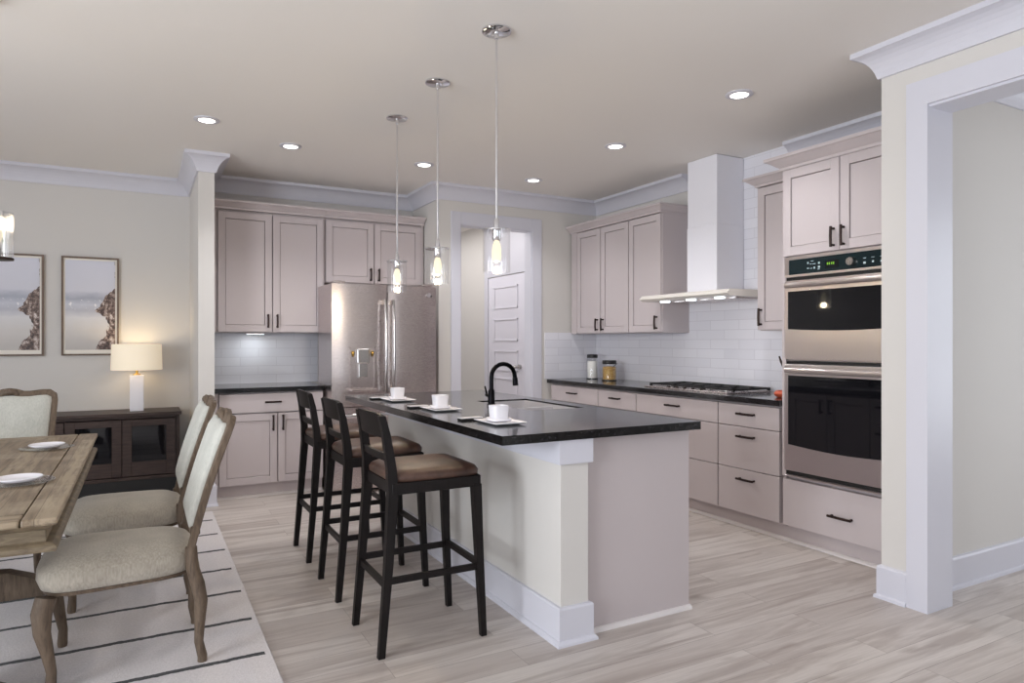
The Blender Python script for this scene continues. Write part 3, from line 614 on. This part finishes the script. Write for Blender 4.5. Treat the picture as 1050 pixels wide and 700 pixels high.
# ================================================================== ISLAND
t = thing('kitchen_island', 'long kitchen island with painted knee wall and greige end panel', 'island', (1.93, 3.6, 0))
IY0, IY1 = 2.415, 4.70
link('knee_wall', B().box(1.558, 1.698, IY0, IY1, 0, 0.868), M['wall'], t)
link('body', B().box(1.698, 2.276, 2.475, IY1, 0.10, 0.66).box(1.698, 2.276, 2.475, 3.17, 0.66, 0.868).box(1.698, 2.276, 3.91, IY1, 0.66, 0.868).box(1.698, 1.83, 3.17, 3.91, 0.66, 0.868).box(2.245, 2.276, 3.17, 3.91, 0.66, 0.868), M['cab'], t)
link('end_panel', B().box(1.698, 2.318, 2.455, 2.475, 0.0, 0.868, 0.001), M['cab'], t)
link('toe_kick', B().box(1.698, 2.24, 2.475, IY1, 0.0, 0.10), M['cab'], t)
link('top_band', B().sweep([(1.698, IY1), (1.558, IY1), (1.558, IY0), (1.698, IY0), (1.698, 2.455)], [(0, 0.764), (0.015, 0.764), (0.016, 0.768), (0.016, 0.868), (0, 0.868)], 1), M['trim'], t)
link('baseboard', B().sweep([(1.698, IY1), (1.558, IY1), (1.558, IY0), (1.700, IY0), (1.700, 2.455)], [(0, 0), (0.032, 0), (0.031, 0.010), (0.022, 0.020), (0.017, 0.022), (0.017, 0.150), (0.012, 0.158), (0, 0.160)], 1), M['trim'], t)
link('shoe_moulding', B().prism([(2.455, 0.0), (2.436, 0.0), (2.438, 0.010), (2.446, 0.017), (2.455, 0.019)], 'x', 1.733, 2.322), M['shoe'], t)
IF = ('X', 2.30)
for y0, y1, h in ((2.48, 2.92, 2.885), (2.928, 3.18, None), (3.188, 3.545, 3.51), (3.553, 3.91, 3.59), (3.918, 4.69, None)):
    if h is None:
        for z0, z1 in ((0.115, 0.40), (0.404, 0.66), (0.664, 0.855)): add_drawer(IF, y0, y1, z0, z1, t, 0.13)
    else: add_door(IF, y0, y1, 0.115, 0.855, h, 0.76, t)
# countertop with sink cut-out
X0, X1, Y0, Y1 = 1.262, 2.327, 2.385, 4.75; SX0, SX1, SY0, SY1 = 1.865, 2.225, 3.20, 3.88
b = B().box(X0, X1, Y0, SY0, 0.869, 0.907).box(X0, X1, SY1, Y1, 0.869, 0.907).box(X0, SX0, SY0, SY1, 0.869, 0.907).box(SX1, X1, SY0, SY1, 0.869, 0.907)
tag(link('countertop', b, M['granite'], None, loc=(1.79, 3.57, 0.869)), 'large black speckled granite countertop on the kitchen island', 'countertop')
e_ = 0.0005; w_ = 0.008
sk = B().box(SX0+e_, SX1-e_, SY0+e_, SY1-e_, 0.692, 0.70).box(SX0+e_, SX0+w_, SY0+e_, SY1-e_, 0.70, 0.897).box(SX1-w_, SX1-e_, SY0+e_, SY1-e_, 0.70, 0.897).box(SX0+w_, SX1-w_, SY0+e_, SY0+w_, 0.70, 0.897).box(SX0+w_, SX1-w_, SY1-w_, SY1-e_, 0.70, 0.897).box(SX0+w_, SX1-w_, 3.53, 3.55, 0.70, 0.885)
t = tag(link('sink', sk, M['sink'], None, loc=(2.045, 3.54, 0.69)), 'stainless undermount double sink set into the island countertop', 'sink')
for y in (3.37, 3.71): link('drain', B().lathe([(0.04, 0), (0.04, 0.003), (0.015, 0.004)], (2.045, y, 0.70), 18), M['chrome'], t, True)
# faucet
t = thing('faucet', 'matte black gooseneck faucet on the island beside the sink', 'faucet', (1.79, 3.52, 0.907))
link('base', B().lathe([(0.026, 0), (0.026, 0.012), (0.021, 0.016), (0.019, 0.09), (0.014, 0.10)], (1.79, 3.52, 0.907), 20), M['black_metal'], t, True)
pts = [(1.79, 3.52, 0.99), (1.79, 3.52, 1.077)]
for k in range(1, 11):
    a = PI-PI*k/10; pts.append((1.79+0.078+0.078*math.cos(a), 3.52, 1.077+0.076*math.sin(a)))
pts.append((1.948, 3.52, 1.062))
link('spout', B().tube(pts, 0.0130, 12), M['black_metal'], t, True)
link('spray_head', B().cyl((1.947, 3.52, 1.070), (1.951, 3.52, 1.024), 0.0155, 0.0175, 14), M['black_metal'], t, True)
link('handle', B().cyl((1.79, 3.52, 0.965), (1.79, 3.585, 0.970), 0.012, 0.010, 12).tube([(1.79, 3.58, 0.970), (1.785, 3.595, 1.02)], [0.006, 0.005], 8), M['black_metal'], t, True)

# place settings
def setting(cx_, cy_, where):
    p = B(); z = 0.907; hx, hy = 0.080, 0.112
    p.rings([[(cx_+sx*(hx-0.03), cy_+sy*(hy-0.03), z) for sx, sy in ((-1,-1),(1,-1),(1,1),(-1,1))], [(cx_+sx*(hx-0.012), cy_+sy*(hy-0.012), z+0.004) for sx, sy in ((-1,-1),(1,-1),(1,1),(-1,1))], [(cx_+sx*hx, cy_+sy*hy, z+0.010) for sx, sy in ((-1,-1),(1,-1),(1,1),(-1,1))],
             [(cx_+sx*hx, cy_+sy*hy, z+0.013) for sx, sy in ((-1,-1),(1,-1),(1,1),(-1,1))], [(cx_+sx*(hx-0.02), cy_+sy*(hy-0.02), z+0.008) for sx, sy in ((-1,-1),(1,-1),(1,1),(-1,1))]])
    tag(link('plate', p, M['porcelain'], None, loc=(cx_, cy_, z)), 'white rectangular plate under the cup ' + where, 'plate', 'plates on the island')
    c = thing('cup', 'white square coffee cup ' + where, 'cup', (cx_, cy_+0.012, z+0.008), 'cups on the island'); zc = z+0.008; yc = cy_+0.012
    def sq(h, zz, rr=0.25, n_=20):
        out = []
        for k in range(n_):
            a = 2*PI*k/n_; ca, sa = math.cos(a), math.sin(a); e = 0.42
            out.append((cx_+h*math.copysign(abs(ca)**e, ca), yc+h*math.copysign(abs(sa)**e, sa), zz))
        return out
    link('saucer', B().rings([sq(0.030, zc), sq(0.048, zc+0.004), sq(0.052, zc+0.016), sq(0.049, zc+0.017), sq(0.030, zc+0.006)]), M['porcelain'], c, True)
    link('bowl', B().rings([sq(0.026, zc+0.005), sq(0.036, zc+0.012), sq(0.041, zc+0.074), sq(0.038, zc+0.074), sq(0.033, zc+0.016), sq(0.01, zc+0.012)]), M['porcelain'], c, True, angle=50)
    link('handle', B().tube([(cx_, yc+0.036, zc+0.062), (cx_, yc+0.055, zc+0.058), (cx_, yc+0.058, zc+0.042), (cx_, yc+0.050, zc+0.030), (cx_, yc+0.034, zc+0.028)], 0.004, 8), M['porcelain'], c, True)
    nx, ny = cx_-0.062, cy_+0.17
    nk = thing('napkin', 'black folded napkin with white band behind the cup ' + where, 'napkin', (nx, ny, z), 'napkins on the island')
    link('cloth', B().box(nx-0.065, nx+0.055, ny-0.030, ny+0.030, z, z+0.010, 0.003), M['napkin'], nk)
    link('band', B().box(nx-0.062, nx+0.052, ny-0.012, ny+0.033, z+0.010, z+0.014, 0.001), M['porcelain'], nk)
setting(1.455, 2.775, 'nearest the island front corner'); setting(1.450, 3.465, 'middle of the three on the island'); setting(1.435, 4.135, 'nearest the refrigerator')

# ------------------------------------------------------------------ bar stools
def make_stool():
    t = thing('bar_stool', 'x', 'bar stool', (0, 0, 0), 'bar stools along the island')
    W = 0.183; fx, bx_ = 0.430, 0.0      # local: x=0 at back-leg foot, front +x; y = +-W
    def quad(x, y, z, a, c): return [(x-a, y-c, z), (x+a, y-c, z), (x+a, y+c, z), (x-a, y+c, z)]
    for s in (-1, 1):
        link('leg', B().rings([quad(fx+0.030, s*(W+0.006), 0, .013, .013), quad(fx+0.010, s*W, 0.40, .017, .016), quad(fx, s*(W-0.006), 0.665, .020, .019)]), M['stool_wood'], t)
    for s in (-1, 1):
        link('back_post', B().rings([quad(0.0, s*(W+0.004), 0, .014, .013), quad(0.030, s*W, 0.35, .017, .016), quad(0.052, s*(W-0.009), 0.66, .021, .018), quad(0.048, s*(W-0.013), 0.76, .019, .017), quad(0.028, s*(W-0.018), 0.90, .016, .016), quad(0.010, s*(W-0.021), 0.980, .013, .015)]), M['stool_wood'], t)
    # curved crest rail
    rs = []
    N = 12
    for k in range(N+1):
        u = -1+2*k/N; y = u*(W-0.008); bow = -0.014*(1-u*u)
        zt = 0.990-0.010*abs(u)**6
        rs.append([(0.030+bow-0.009, y, 0.888), (0.030+bow+0.009, y, 0.888), (0.012+bow+0.008, y, zt), (0.012+bow-0.008, y, zt)])
    link('crest_rail', B().rings(rs), M['stool_wood'], t, True, angle=35)
    rs = []
    for k in range(N+1):
        u = -1+2*k/N; y = u*(W-0.008); bow = -0.010*(1-u*u)
        rs.append([(0.044+bow-0.008, y, 0.790), (0.044+bow+0.008, y, 0.790), (0.040+bow+0.008, y, 0.822), (0.040+bow-0.008, y, 0.822)])
    link('back_rail', B().rings(rs), M['stool_wood'], t, True, angle=35)
    link('seat_frame', B().box(0.045, fx+0.018, -W-0.010, -W+0.012, 0.655, 0.703, 0.003).box(0.045, fx+0.018, W-0.012, W+0.010, 0.655, 0.703, 0.003).box(0.045, 0.067, -W+0.012, W-0.012, 0.655, 0.703).box(fx-0.004, fx+0.018, -W+0.012, W-0.012, 0.655, 0.703), M['stool_wood'], t)
    def ring(i, z, n_=36):
        out = []; cx0, a, c = 0.252, 0.205-i, 0.190-i
        for k in range(n_):
            th = 2*PI*k/n_; ca, sa = math.cos(th), math.sin(th); e = 0.28
            out.append((cx0+a*math.copysign(abs(ca)**e, ca), c*math.copysign(abs(sa)**e, sa), z))
        return out
    link('seat', B().rings([ring(0.012, 0.700), ring(0.0, 0.706), ring(-0.002, 0.724), ring(0.008, 0.740), ring(0.035, 0.752), ring(0.08, 0.759), ring(0.14, 0.762)]), M['leather'], t, True, angle=70)
    def bar(p, q, r=0.009, h=0.013): return B().tube([p, q], [(r, h)]*2, 4, sec=[(-1, -1), (1, -1), (1, 1), (-1, 1)])
    zs = 0.305
    for s in (-1, 1): link('stretcher', bar((0.028, s*(W), zs), (fx+0.014, s*(W+0.001), zs)), M['stool_wood'], t)
    link('stretcher', bar((0.026, -W+0.01, zs-0.02), (0.026, W-0.01, zs-0.02)), M['stool_wood'], t)
    link('footrest', bar((fx+0.014, -W+0.01, zs+0.01), (fx+0.014, W-0.01, zs+0.01)), M['stool_wood'], t)
    return t
st0 = make_stool()
for i, (y, lab) in enumerate(((2.850, 'dark bar stool with brown leather seat nearest the island front corner'), (3.530, 'dark bar stool with brown leather seat between the other two'), (4.205, 'dark bar stool with brown leather seat closest to the refrigerator'))):
    o = st0 if i == 0 else copy_tree(st0); o.location = (0.852, y, 0); o['label'] = lab

# ------------------------------------------------------------------ island pendants
def make_pendant():
    t = thing('pendant_light', 'x', 'pendant light', (0, 0, 0), 'pendant lights over the island')
    link('canopy', B().lathe([(0.070, 2.739), (0.070, 2.733), (0.066, 2.730), (0.012, 2.728), (0.010, 2.70)], (0, 0, 0), 28), M['chrome'], t, True)
    link('rod', B().cyl((0, 0, 2.71), (0, 0, 1.86), 0.0055, 0.0055, 10), M['chrome'], t, True)
    link('socket', B().lathe([(0.008, 1.86), (0.012, 1.852), (0.014, 1.818), (0.021, 1.812), (0.021, 1.762), (0.017, 1.755)], (0, 0, 0), 20), M['chrome'], t, True)
    link('cap', B().lathe([(0.068, 1.802), (0.068, 1.808), (0.02, 1.812)], (0, 0, 0), 30), M['chrome'], t, True)
    link('glass_shade', B().lathe([(0.064, 1.802), (0.064, 1.608), (0.0615, 1.608), (0.0615, 1.802)], (0, 0, 0), 36, cap=False), M['glass'], t, True)
    link('bulb', B().lathe([(0.010, 1.758), (0.014, 1.748), (0.019, 1.735), (0.022, 1.71), (0.022, 1.675), (0.017, 1.660), (0.004, 1.654)], (0, 0, 0), 20), M['bulb'], t, True)
    return t
p0 = make_pendant()
for i, (y, lab) in enumerate(((2.812, 'glass cylinder pendant light nearest, over the island front'), (3.531, 'middle glass cylinder pendant light over the island'), (4.218, 'glass cylinder pendant light over the island end by the refrigerator'))):
    o = p0 if i == 0 else copy_tree(p0); o.location = (1.457, y, 0); o['label'] = lab
    l = D.lights.new('pendant_bulb_light', 'POINT'); l.energy = 5; l.color = (1.0, 0.80, 0.52); l.shadow_soft_size = 0.02
    lo = D.objects.new('pendant_bulb_light', l); lo.location = (1.457, y, 1.63); COL.objects.link(lo)

# ------------------------------------------------------------------ recessed lights
def make_can():
    t = thing('recessed_light', 'x', 'ceiling light', (0, 0, 2.74), 'recessed ceiling lights')
    link('trim_ring', B().lathe([(0.045, 2.7405), (0.078, 2.7405), (0.080, 2.734), (0.062, 2.728), (0.052, 2.731), (0.050, 2.7402)], (0, 0, 0), 28, cap=False), M['trim'], t, True)
    link('lens', B().lathe([(0.050, 2.7395), (0.050, 2.733), (0.046, 2.731)], (0, 0, 0), 24), M['can_glow'], t, True)
    return t
c0 = make_can()
for i, (x, y, lab) in enumerate(((3.084, 2.849, 'recessed ceiling light in front of the oven tower'), (3.091, 4.044, 'recessed ceiling light in front of the range hood'), (3.096, 5.253, 'recessed ceiling light before the pantry doorway corner'),
                                 (0.374, 4.851, 'recessed ceiling light nearest the partition end'), (0.972, 5.204, 'recessed ceiling light in front of the tall two-door wall cabinet'), (2.036, 5.222, 'recessed ceiling light in front of the refrigerator'))):
    o = c0 if i == 0 else copy_tree(c0); o.location = (x, y, 2.74); o['label'] = lab
    l = D.lights.new('recessed_spot', 'SPOT'); l.energy = 17 if x < 0.5 else 56 if (y > 4.5 and x < 2.5) else 40; l.color = (0.98, 0.98, 1.0); l.spot_size = R(125); l.spot_blend = 0.8; l.shadow_soft_size = 0.06
    lo = D.objects.new('recessed_spot', l); lo.location = (x, y, 2.72); COL.objects.link(lo)
for y in (3.68, 3.98, 4.28):
    l = D.lights.new('hood_spot', 'SPOT'); l.energy = 2.5; l.color = (0.92, 0.97, 1.0); l.spot_size = R(120); l.spot_blend = 0.8; l.shadow_soft_size = 0.03
    lo = D.objects.new('hood_spot', l); lo.location = (3.78, y, 1.60); COL.objects.link(lo)
area('under_cabinet_glow', (0.88, 6.33, 1.345), (0, 0, 0), 0.14, 0.04, 0.6, (0.9, 0.98, 1.0))

# ================================================================== DINING SIDE
# rug
b = B().box(-2.0, 0.468, 1.6, 5.55, 0.0005, 0.010, 0.004)
tag(link('rug', b, M['rug'], None, loc=(-0.77, 3.6, 0)), 'ivory rug with thin wavering black stripes under the dining table', 'rug')
# table
TX0, TX1, TY0, TY1 = -1.22, -0.222, 2.44, 4.575
t = thing('dining_table', 'weathered wood dining table with moulded edge and trestle base', 'table', (-0.72, 3.5, 0.01))
w = 0.095
top = B().box(TX0+w, TX1-w, TY0+w, TY1-w, 0.734, 0.757)
top.box(TX1-w+0.003, TX1, TY0, TY1, 0.734, 0.757, 0.006, 2).box(TX0, TX0+w-0.003, TY0, TY1, 0.734, 0.757, 0.006, 2)
link('tabletop', top, M['table_wood'], t)
for ya, yb_ in ((TY0, TY0+w-0.003), (TY1-w+0.003, TY1)): link('breadboard_end', B().box(TX0+w, TX1-w, ya, yb_, 0.734, 0.757, 0.006, 2), M['table_end'], t)
e = [(-0.06, 0.655), (-0.004, 0.655), (-0.001, 0.662), (-0.004, 0.672), (-0.014, 0.678), (-0.032, 0.682), (-0.034, 0.716), (-0.020, 0.722), (-0.012, 0.734), (-0.06, 0.734)]
loop = [(TX0, TY0), (TX1, TY0), (TX1, TY1), (TX0, TY1)]
ap = B()
for i in range(4):
    a, c = loop[i], loop[(i+1) % 4]; dd = Vector((c[0]-a[0], c[1]-a[1])).normalized(); nn = Vector((dd.y, -dd.x))
    r0 = [(a[0]+nn.x*o-dd.x*o, a[1]+nn.y*o-dd.y*o, z) for o, z in e]; r1 = [(c[0]+nn.x*o+dd.x*o, c[1]+nn.y*o+dd.y*o, z) for o, z in e]
    ap.rings([r0, r1])
link('apron', ap, M['table_apron'], t)
for ty in (2.92, 4.15):
    tr = link('trestle', B().box(-0.80, -0.64, ty-0.06, ty+0.06, 0.13, 0.735, 0.012, 2), M['chair_wood'], t)
    foot = [(-1.02, 0.011), (-1.02, 0.075), (-0.95, 0.11), (-0.86, 0.145), (-0.72, 0.155), (-0.58, 0.145), (-0.49, 0.11), (-0.42, 0.075), (-0.42, 0.011)]
    link('foot', B().prism(foot, 'y', ty-0.045, ty+0.045), M['chair_wood'], tr)
    brk = [(-0.80, 0.34), (-0.90, 0.40), (-0.99, 0.52), (-1.04, 0.66), (-1.04, 0.735), (-0.97, 0.735), (-0.93, 0.62), (-0.86, 0.52), (-0.80, 0.47)]
    br_ = B().prism(brk, 'y', ty-0.035, ty+0.035); br_.prism([(-1.44-x, z) for x, z in brk][::-1], 'y', ty-0.035, ty+0.035)
    link('bracket', br_, M['chair_wood'], tr)
link('stretcher', B().box(-0.76, -0.68, 2.98, 4.09, 0.20, 0.30, 0.008, 2), M['chair_wood'], t)
# plates on the table
for (x, y, r, lab) in ((-0.409, 4.02, 0.077, 'white plate toward the sideboard end of the dining table'), (-0.402, 3.09, 0.077, 'white plate toward the near end of the dining table')):
    b = B(); rs = []
    for rr, z in ((0.55, 0.760), (0.72, 0.762), (0.98, 0.772), (1.0, 0.775), (0.97, 0.776), (0.72, 0.768), (0.45, 0.766)):
        rs.append([(x+rr*r*math.cos(2*PI*k/32), y+rr*r*0.95*math.sin(2*PI*k/32), z) for k in range(32)])
    b.xform(Matrix.Translation((0, 0, 0.006))).rings([[(p[0], p[1], p[2]+0.006) for p in q] for q in rs]); tag(link('plate', b, M['porcelain'], None, True, loc=(x, y, 0.767)), lab, 'plate', 'plates on the dining table')
    cg_ = B().lathe([(0.070, 0.0), (0.075, 0.0), (0.114, 0.007), (0.115, 0.009), (0.112, 0.009), (0.075, 0.004), (0.02, 0.004)], (x, y, 0.7572), 36)
    tag(link('charger_plate', cg_, M['ribbed_glass'], None, True, loc=(x, y, 0.757)), 'clear glass charger under the ' + lab, 'charger', 'glass chargers on the dining table')

# dining chairs: built facing -X at the origin
def make_chair():
    t = thing('dining_chair', 'x', 'chair', (0, 0, 0), 'upholstered dining chairs')
    def ring(i, z, dx=0.0, n_=44):
        out = []
        for k in range(n_):
            th = 2*PI*k/n_; ca, sa = math.cos(th), math.sin(th); e = 0.46
            x = -0.075+dx+(0.262-i)*math.copysign(abs(ca)**e, ca); hw = 0.236-0.07*(x+0.33)
            out.append((x, (hw-i)*math.copysign(abs(sa)**e, sa), z))
        return out
    link('seat', B().rings([ring(0.014, 0.352), ring(0.0, 0.360), ring(-0.012, 0.395), ring(-0.010, 0.425), ring(0.012, 0.452), ring(0.05, 0.470), ring(0.10, 0.480), ring(0.17, 0.484)]), M['linen'], t, True, angle=80)
    link('seat_rail', B().rings([ring(0.03, 0.336), ring(0.010, 0.340), ring(0.006, 0.354)]), M['chair_wood'], t, True)
    for s in (-1, 1):
        link('leg', B().tube([(-0.305, s*0.205, 0.345), (-0.318, s*0.214, 0.29), (-0.316, s*0.216, 0.22), (-0.300, s*0.211, 0.14), (-0.288, s*0.208, 0.07), (-0.291, s*0.213, 0.014), (-0.291, s*0.213, 0.0)], [0.034, 0.034, 0.028, 0.021, 0.017, 0.019, 0.017], 12), M['chair_wood'], t, True)
    for s in (-1, 1):
        link('leg', B().tube([(0.172, s*0.205, 0.46), (0.176, s*0.206, 0.38), (0.196, s*0.208, 0.31), (0.208, s*0.209, 0.24), (0.204, s*0.208, 0.16), (0.200, s*0.207, 0.08), (0.213, s*0.209, 0.02), (0.213, s*0.209, 0.0)], [(0.024, 0.022), (0.028, 0.024), (0.034, 0.026), (0.034, 0.025), (0.024, 0.020), (0.017, 0.017), (0.018, 0.018), (0.018, 0.018)], 12), M['chair_wood'], t, True)
    # back: parameters v along height 0..1 ; leaning, slightly curved
    def bp(v, y, off=0.0):
        x = 0.172+0.152*v+0.010*math.sin(PI*v)*-1; z = 0.455+0.505*v
        nx, nz = -0.96, 0.27
        return (x+nx*off, y, z+nz*off)
    pts = []
    hw0, hw1 = 0.205, 0.232
    for k in range(9): v = 0.0+0.90*k/8; pts.append((v, hw0+(hw1-hw0)*v))
    pts += [(0.955, 0.226), (0.985, 0.205), (0.985, 0.17), (0.970, 0.11), (0.972, 0.07), (1.0, 0.03), (1.008, 0.0)]
    full = pts + [(v, -y) for v, y in reversed(pts[:-1])]
    sec = [(-1, -0.75), (-0.75, -1), (0.75, -1), (1, -0.75), (1, 0.75), (0.75, 1), (-0.75, 1), (-1, 0.75)]
    link('back_frame', B().tube([bp(v, y) for v, y in full], [(0.021, 0.0135)]*len(full), 8, sec=sec), M['chair_wood'], t, True, angle=50)
    link('crest_carving', B().tube([bp(0.955, -0.05, 0.006), bp(0.99, -0.025, 0.016), bp(1.0, 0.0, 0.022), bp(0.99, 0.025, 0.016), bp(0.955, 0.05, 0.006)], [0.010, 0.016, 0.020, 0.016, 0.010], 10), M['chair_wood'], t, True)
    link('bottom_rail', B().tube([bp(0.13, -0.2), bp(0.13, 0.2)], [(0.018, 0.018)]*2, 8, sec=sec), M['chair_wood'], t)
    def panel(side):
        inn = [(v*0.83+0.135, y-0.010 if y > 0.02 else y) for v, y in pts]; inn = [(min(v, 0.955), y) for v, y in inn]
        loop_ = inn + [(v, -y) for v, y in reversed(inn[:-1])] if False else inn + [(v, -y) for v, y in reversed(inn)][1:]
        rs = []
        cv = 0.55
        for sc, off in ((1.0, 0.0), (1.0, 0.018), (0.96, 0.028), (0.84, 0.037), (0.55, 0.043), (0.2, 0.045)):
            rs.append([bp(cv+(v-cv)*sc, y*sc, off*side) for v, y in loop_])
        return B().rings(rs)
    link('backrest', panel(1), M['linen_back'], t, True, angle=80)
    link('back_upholstery', panel(-0.5), M['linen_back'], t, True, angle=80)
    return t
ch0 = make_chair()
ch0.location = (0, 3.175, 0.010); ch0['label'] = 'linen dining chair nearest, drawn up beside the long table edge'
c1 = copy_tree(ch0); c1.location = (0.002, 4.0, 0.010); c1['label'] = 'linen dining chair on the long table edge, closer to the sideboard'
c2 = copy_tree(ch0); c2.location = (-0.715, 4.83, 0.010); c2.rotation_euler = (0, 0, R(90)); c2['label'] = 'linen dining chair at the far table end with its wavy wooden crest'

# sideboard
SBX0, SBX1, SF = -1.36, 0.285, 6.40
t = thing('sideboard', 'dark walnut sideboard with glass doors against the dining wall', 'sideboard', ((SBX0+SBX1)/2, 6.6, 0))
link('top', B().box(SBX0-0.015, SBX1+0.012, SF-0.02, 6.81, 0.668, 0.695, 0.004), M['sideboard'], t)
bd = B().box(SBX0, SBX0+0.03, SF+0.02, 6.80, 0.14, 0.668).box(SBX1-0.03, SBX1, SF+0.02, 6.80, 0.14, 0.668).box(SBX0+0.03, SBX1-0.03, 6.785, 6.80, 0.14, 0.668).box(SBX0+0.03, SBX1-0.03, SF+0.02, 6.785, 0.14, 0.16)
bd.box(SBX0+0.03, SBX1-0.03, SF+0.005, 6.785, 0.648, 0.668).box(SBX0+0.03, SBX1-0.03, SF+0.03, 6.785, 0.36, 0.378)
wd = (SBX1-SBX0-0.06)/4
for k in range(1, 4): bd.box(SBX0+0.03+k*wd-0.008, SBX0+0.03+k*wd+0.008, SF+0.022, 6.785, 0.16, 0.648)
link('body', bd, M['sideboard'], t)
link('under_shade', B().box(SBX0+0.002, SBX1-0.002, SF+0.006, 6.79, 0.0, 0.139), M['iron'], t)  # black block standing in for the shaded recess under the sideboard
link('base_rail', B().box(SBX0, SBX1, SF-0.004, SF+0.018, 0.140, 0.168, 0.003), M['sideboard'], t)
YF = ('y', SF+0.018)
for k in range(4):
    a0 = SBX0+0.032+k*wd; a1 = a0+wd-0.006; z0, z1 = 0.174, 0.640; r = 0.068
    dd = link('door', B().f(YF, a0, a0+r, 0, 0.022, z0, z1, 0.002).f(YF, a1-r, a1, 0, 0.022, z0, z1, 0.002).f(YF, a0+r, a1-r, 0, 0.022, z1-r*0.8, z1, 0.002).f(YF, a0+r, a1-r, 0, 0.022, z0, z0+r*1.7, 0.002), M['sideboard'], t)
    link('glass_pane', B().f(YF, a0+r-0.004, a1-r+0.004, 0.006, 0.012, z0+r*1.7-0.004, z1-r*0.8+0.004), M['black_glass'], dd)
# table lamp
lx, ly, lz = -0.036, 6.60, 0.695
t = thing('table_lamp', 'lit table lamp with white block base and cream drum shade on the sideboard', 'lamp', (lx, ly, lz))
link('base', B().box(lx-0.052, lx+0.052, ly-0.052, ly+0.052, lz, lz+0.305, 0.004), M['porcelain'], t)
link('neck', B().lathe([(0.030, 0.305), (0.030, 0.312), (0.010, 0.318), (0.010, 0.40)], (lx, ly, lz), 18).cyl((lx-0.19, ly, lz+0.38), (lx+0.19, ly, lz+0.38), 0.003, 0.003, 6), M['brass'], t, True)
link('shade', B().lathe([(0.194, 0.350), (0.188, 0.568), (0.185, 0.568), (0.191, 0.350)], (lx, ly, lz), 40, cap=False).lathe([(0.191, 0.350), (0.194, 0.350)], (lx, ly, lz), 40, cap=False), M['shade'], t, True)
link('bulb', B().lathe([(0.012, 0.40), (0.028, 0.43), (0.030, 0.46), (0.020, 0.485), (0.005, 0.49)], (lx, ly, lz), 16), M['bulb'], t, True)
l = D.lights.new('table_lamp_light', 'POINT'); l.energy = 2.2; l.color = (1.0, 0.80, 0.50); l.shadow_soft_size = 0.05
lo = D.objects.new('table_lamp_light', l); lo.location = (lx, ly, lz+0.52); COL.objects.link(lo)
# pictures
for x0, lab in ((-0.593, 'framed print of a rocky beach above the lamp side of the sideboard'), (-1.134, 'framed print of a rocky beach hanging farther from the lamp')):
    x1 = x0+0.419; z0, z1 = 1.166, 2.006; fw = 0.014; F_ = ('y', 6.83)
    t = thing('framed_picture', lab, 'picture', ((x0+x1)/2, 6.82, (z0+z1)/2), 'framed beach prints over the sideboard')
    link('frame', B().f(F_, x0, x0+fw, 0, 0.028, z0, z1).f(F_, x1-fw, x1, 0, 0.028, z0, z1).f(F_, x0+fw, x1-fw, 0, 0.028, z1-fw, z1).f(F_, x0+fw, x1-fw, 0, 0.028, z0, z0+fw), M['frame_wood'], t)
    link('mat_board', B().f(F_, x0+fw, x1-fw, 0, 0.014, z0+fw, z1-fw), M['mat'], t)
    link('print', B().f(F_, x0+fw+0.014, x1-fw-0.014, 0.0135, 0.016, z0+fw+0.034, z1-fw-0.016), M['print'], t)
# chandelier over the table
t = thing('chandelier', 'linear chandelier of ribbed glass cylinders over the dining table', 'chandelier', (-0.590, 3.45, 2.74))
cxh = -0.590
link('canopy', B().box(cxh-0.05, cxh+0.05, 3.30, 3.60, 2.722, 2.739, 0.003), M['bronze'], t)
for y in (3.36, 3.54): link('rod', B().cyl((cxh, y, 2.725), (cxh, y, 1.665), 0.006, 0.006, 10), M['bronze'], t, True)
link('bar', B().box(cxh-0.009, cxh+0.009, 2.93, 3.90, 1.655, 1.665, 0.002), M['bronze'], t)
for y in (3.0, 3.45, 3.90):
    link('shade_holder', B().lathe([(0.066, 1.664), (0.066, 1.674), (0.058, 1.676)], (cxh, y, 0), 28).lathe([(0.016, 1.674), (0.016, 1.72), (0.012, 1.722)], (cxh, y, 0), 14), M['bronze'], t, True)
    NR = 72; rs = []
    for z, dr in ((1.676, 0), (1.885, 0)):
        rs.append([(cxh+(0.0625+(0.0016 if k % 2 else -0.0016)+dr)*math.cos(2*PI*k/NR), y+(0.0625+(0.0016 if k % 2 else -0.0016)+dr)*math.sin(2*PI*k/NR), z) for k in range(NR)])
    g = B().rings(rs, cap=False); rs2 = [[(cxh+0.0575*math.cos(2*PI*k/NR), y+0.0575*math.sin(2*PI*k/NR), z) for k in range(NR)] for z in (1.676, 1.885)]
    g.rings(rs2, cap=False); link('glass_shade', g, M['ribbed_glass'], t)
    link('bulb', B().lathe([(0.010, 1.72), (0.013, 1.745), (0.021, 1.762), (0.025, 1.782), (0.021, 1.802), (0.006, 1.810)], (cxh, y, 0), 18), M['bulb'], t, True)
    l = D.lights.new('chandelier_light', 'POINT'); l.energy = 1.2; l.color = (1.0, 0.84, 0.6); l.shadow_soft_size = 0.05
    lo = D.objects.new('chandelier_light', l); lo.location = (cxh, y, 1.85); COL.objects.link(lo)
